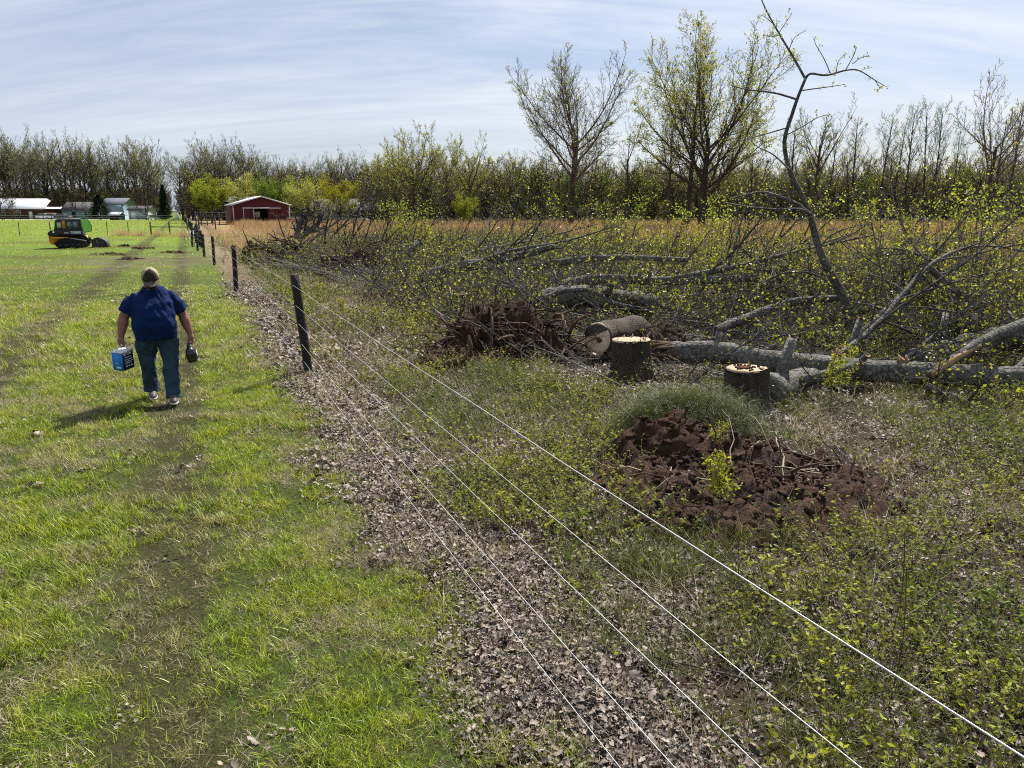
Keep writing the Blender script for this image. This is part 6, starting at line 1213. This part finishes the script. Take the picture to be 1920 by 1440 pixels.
for i in range(12):
    px = 680 + i * 28 + r.uniform(-8, 8)
    plant(GREEN[i % 3], 'half-leafed green tree in the middle of the woods', px, r.uniform(140, 152), prof(RT, max(px, 880)) + r.uniform(-2, 30), 'half-leafed trees in the middle of the woods', name='leafing_tree', wide=.9)
for i in range(34):
    px = 900 + i * 31 + r.uniform(-9, 9)
    plant(NARR[i % 4] if i % 3 else BARE[(i // 3) % 3], 'bare young tree at the edge of the right-hand woods', px, r.uniform(134, 146), prof(RT, px) + r.uniform(-34, 36), 'bare young trees at the edge of the right-hand woods', wide=1.6 if i % 3 else .9)
for i in range(26):
    px = 1180 + i * 30 + r.uniform(-9, 9)
    plant(GREEN[i % 3], 'half-leafed tree inside the right-hand woods', px, r.uniform(140, 150), prof(RT, px) + r.uniform(0, 40), 'half-leafed trees inside the right-hand woods', name='leafing_tree', wide=1.0)
plant(GREEN[1], 'fuller yellow-green tree right of the tallest tree', 1385, 128, 296, name='leafing_tree', wide=1.2); plant(GREEN[1], 'bright green tree low at the right edge of the woods', 1880, 130, 286, name='leafing_tree', wide=1.2)
# the mass of the woods behind those rows
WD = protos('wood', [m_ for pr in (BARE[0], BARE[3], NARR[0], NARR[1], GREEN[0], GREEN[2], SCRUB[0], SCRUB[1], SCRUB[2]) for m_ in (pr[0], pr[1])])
WH = [height(p_) for p_ in (BARE[0], BARE[3], NARR[0], NARR[1], GREEN[0], GREEN[2], SCRUB[0], SCRUB[1], SCRUB[2])]
def woods(name, label, rows):
    P = []; Rr = []; Sc = []; Ix = []
    for (x0, x1, D0, D1, n, kinds, tab, dy, sc_) in rows:
        for i in range(n):
            px = x0 + (x1 - x0) * (i + r.random()) / n; D = r.uniform(D0, D1); k = r.choice(kinds); q = XD(px, D)
            s = sc_ * r.uniform(.75, 1.15) if tab is None else top_h(prof(tab, px) + r.uniform(*dy), D) / WH[k]; a = r.uniform(0, 6.28)
            for j in (0, 1): P.append((q.x, q.y, 0)); Rr.append((0, 0, a)); Sc.append(s); Ix.append(2 * k + j)
    scatter(name, label, P, Rr, Sc, Ix, WD)
woods('distant_woods', 'dense grey-brown woods behind the first rows of trees', [
    (-90, 316, 256, 285, 18, [0, 1, 0, 1, 4], LT, (4, 45), 1), (-90, 318, 248, 256, 80, [6, 7, 7, 6], None, None, .8), 
    (-90, 318, 262, 285, 70, [6, 7, 8], None, None, 1.0),
    (352, 760, 206, 240, 20, [0, 1, 0, 1, 4], MT, (8, 60), 1), (352, 760, 186, 206, 70, [6, 7, 7, 6, 8], None, None, 1.0), (352, 800, 206, 225, 70, [6, 7], None, None, 1.1),
    (690, 1990, 146, 180, 62, [0, 1, 2, 3, 0, 5], RT, (-6, 60), 1), (690, 1990, 134, 150, 150, [6, 7, 6, 8], None, None, .80), (690, 1990, 150, 180, 190, [6, 7, 7, 6], None, None, 1.1)])
BM_ = tree_proto(955, dict(PS_, n=[18, 10, 7], start=[.04, .1, .1], rmin=.05, ratio=[.5, .5, .45]), 9, .12, leaf=.0, lsz=(.3, .55), lper=1, leafm='budred', jit=.3, twigm='scrubtwig')
WD2 = protos('far_wood', [BM_[1]])
P = []; Rr = []; Sc = []
for x0, x1, D0, D1, n, s in ((-120, 316, 285, 310, 130, 1.15), (340, 770, 240, 265, 130, 1.0), (690, 2020, 180, 200, 330, .95)):
    for i in range(n): q = XD(x0 + (x1 - x0) * (i + r.random()) / n, r.uniform(D0, D1)); P.append((q.x, q.y, -.3)); Rr.append((0, 0, r.uniform(0, 6.28))); Sc.append(s * r.uniform(.7, 1.1))
scatter('far_undergrowth', 'dense undergrowth closing the view inside the woods', P, Rr, Sc, np.zeros(len(P), int), WD2)
# low green brush at the foot of the woods
n = 0
for i in range(22):
    px = 900 + i * 48 + r.uniform(-18, 18); D = r.uniform(112, 128); q = XD(px, D); plant(SCRUB[2 if i % 3 == 0 else 0], 'low green brush at the foot of the right-hand woods', px, D, r.uniform(372, 392), 'low brush along the foot of the woods', name='brush_shrub', cat='shrub', wide=1.3)

# ------------------------------------------------------------------ labels that single out each of the repeats
_ones = ['', 'first', 'second', 'third', 'fourth', 'fifth', 'sixth', 'seventh', 'eighth', 'ninth', 'tenth', 'eleventh', 'twelfth', 'thirteenth', 'fourteenth', 'fifteenth', 'sixteenth', 'seventeenth', 'eighteenth', 'nineteenth']
def ordinal(n):
    if n < 20: return _ones[n]
    t = {2: 'twent', 3: 'thirt', 4: 'fort', 5: 'fift'}[n // 10]; return t + 'ieth' if n % 10 == 0 else t + 'y-' + _ones[n % 10]
_by = {}
for o in COL.objects:
    if o.parent is None and 'group' in o.keys(): _by.setdefault((o['group'], o['label']), []).append(o)
for (g_, l_), lst in _by.items():
    if len(lst) < 2: continue
    lst.sort(key=lambda o: o.location.x / o.location.y)
    for i, o in enumerate(lst): o['label'] = '%s %s, counted from the left' % (ordinal(i + 1), l_)
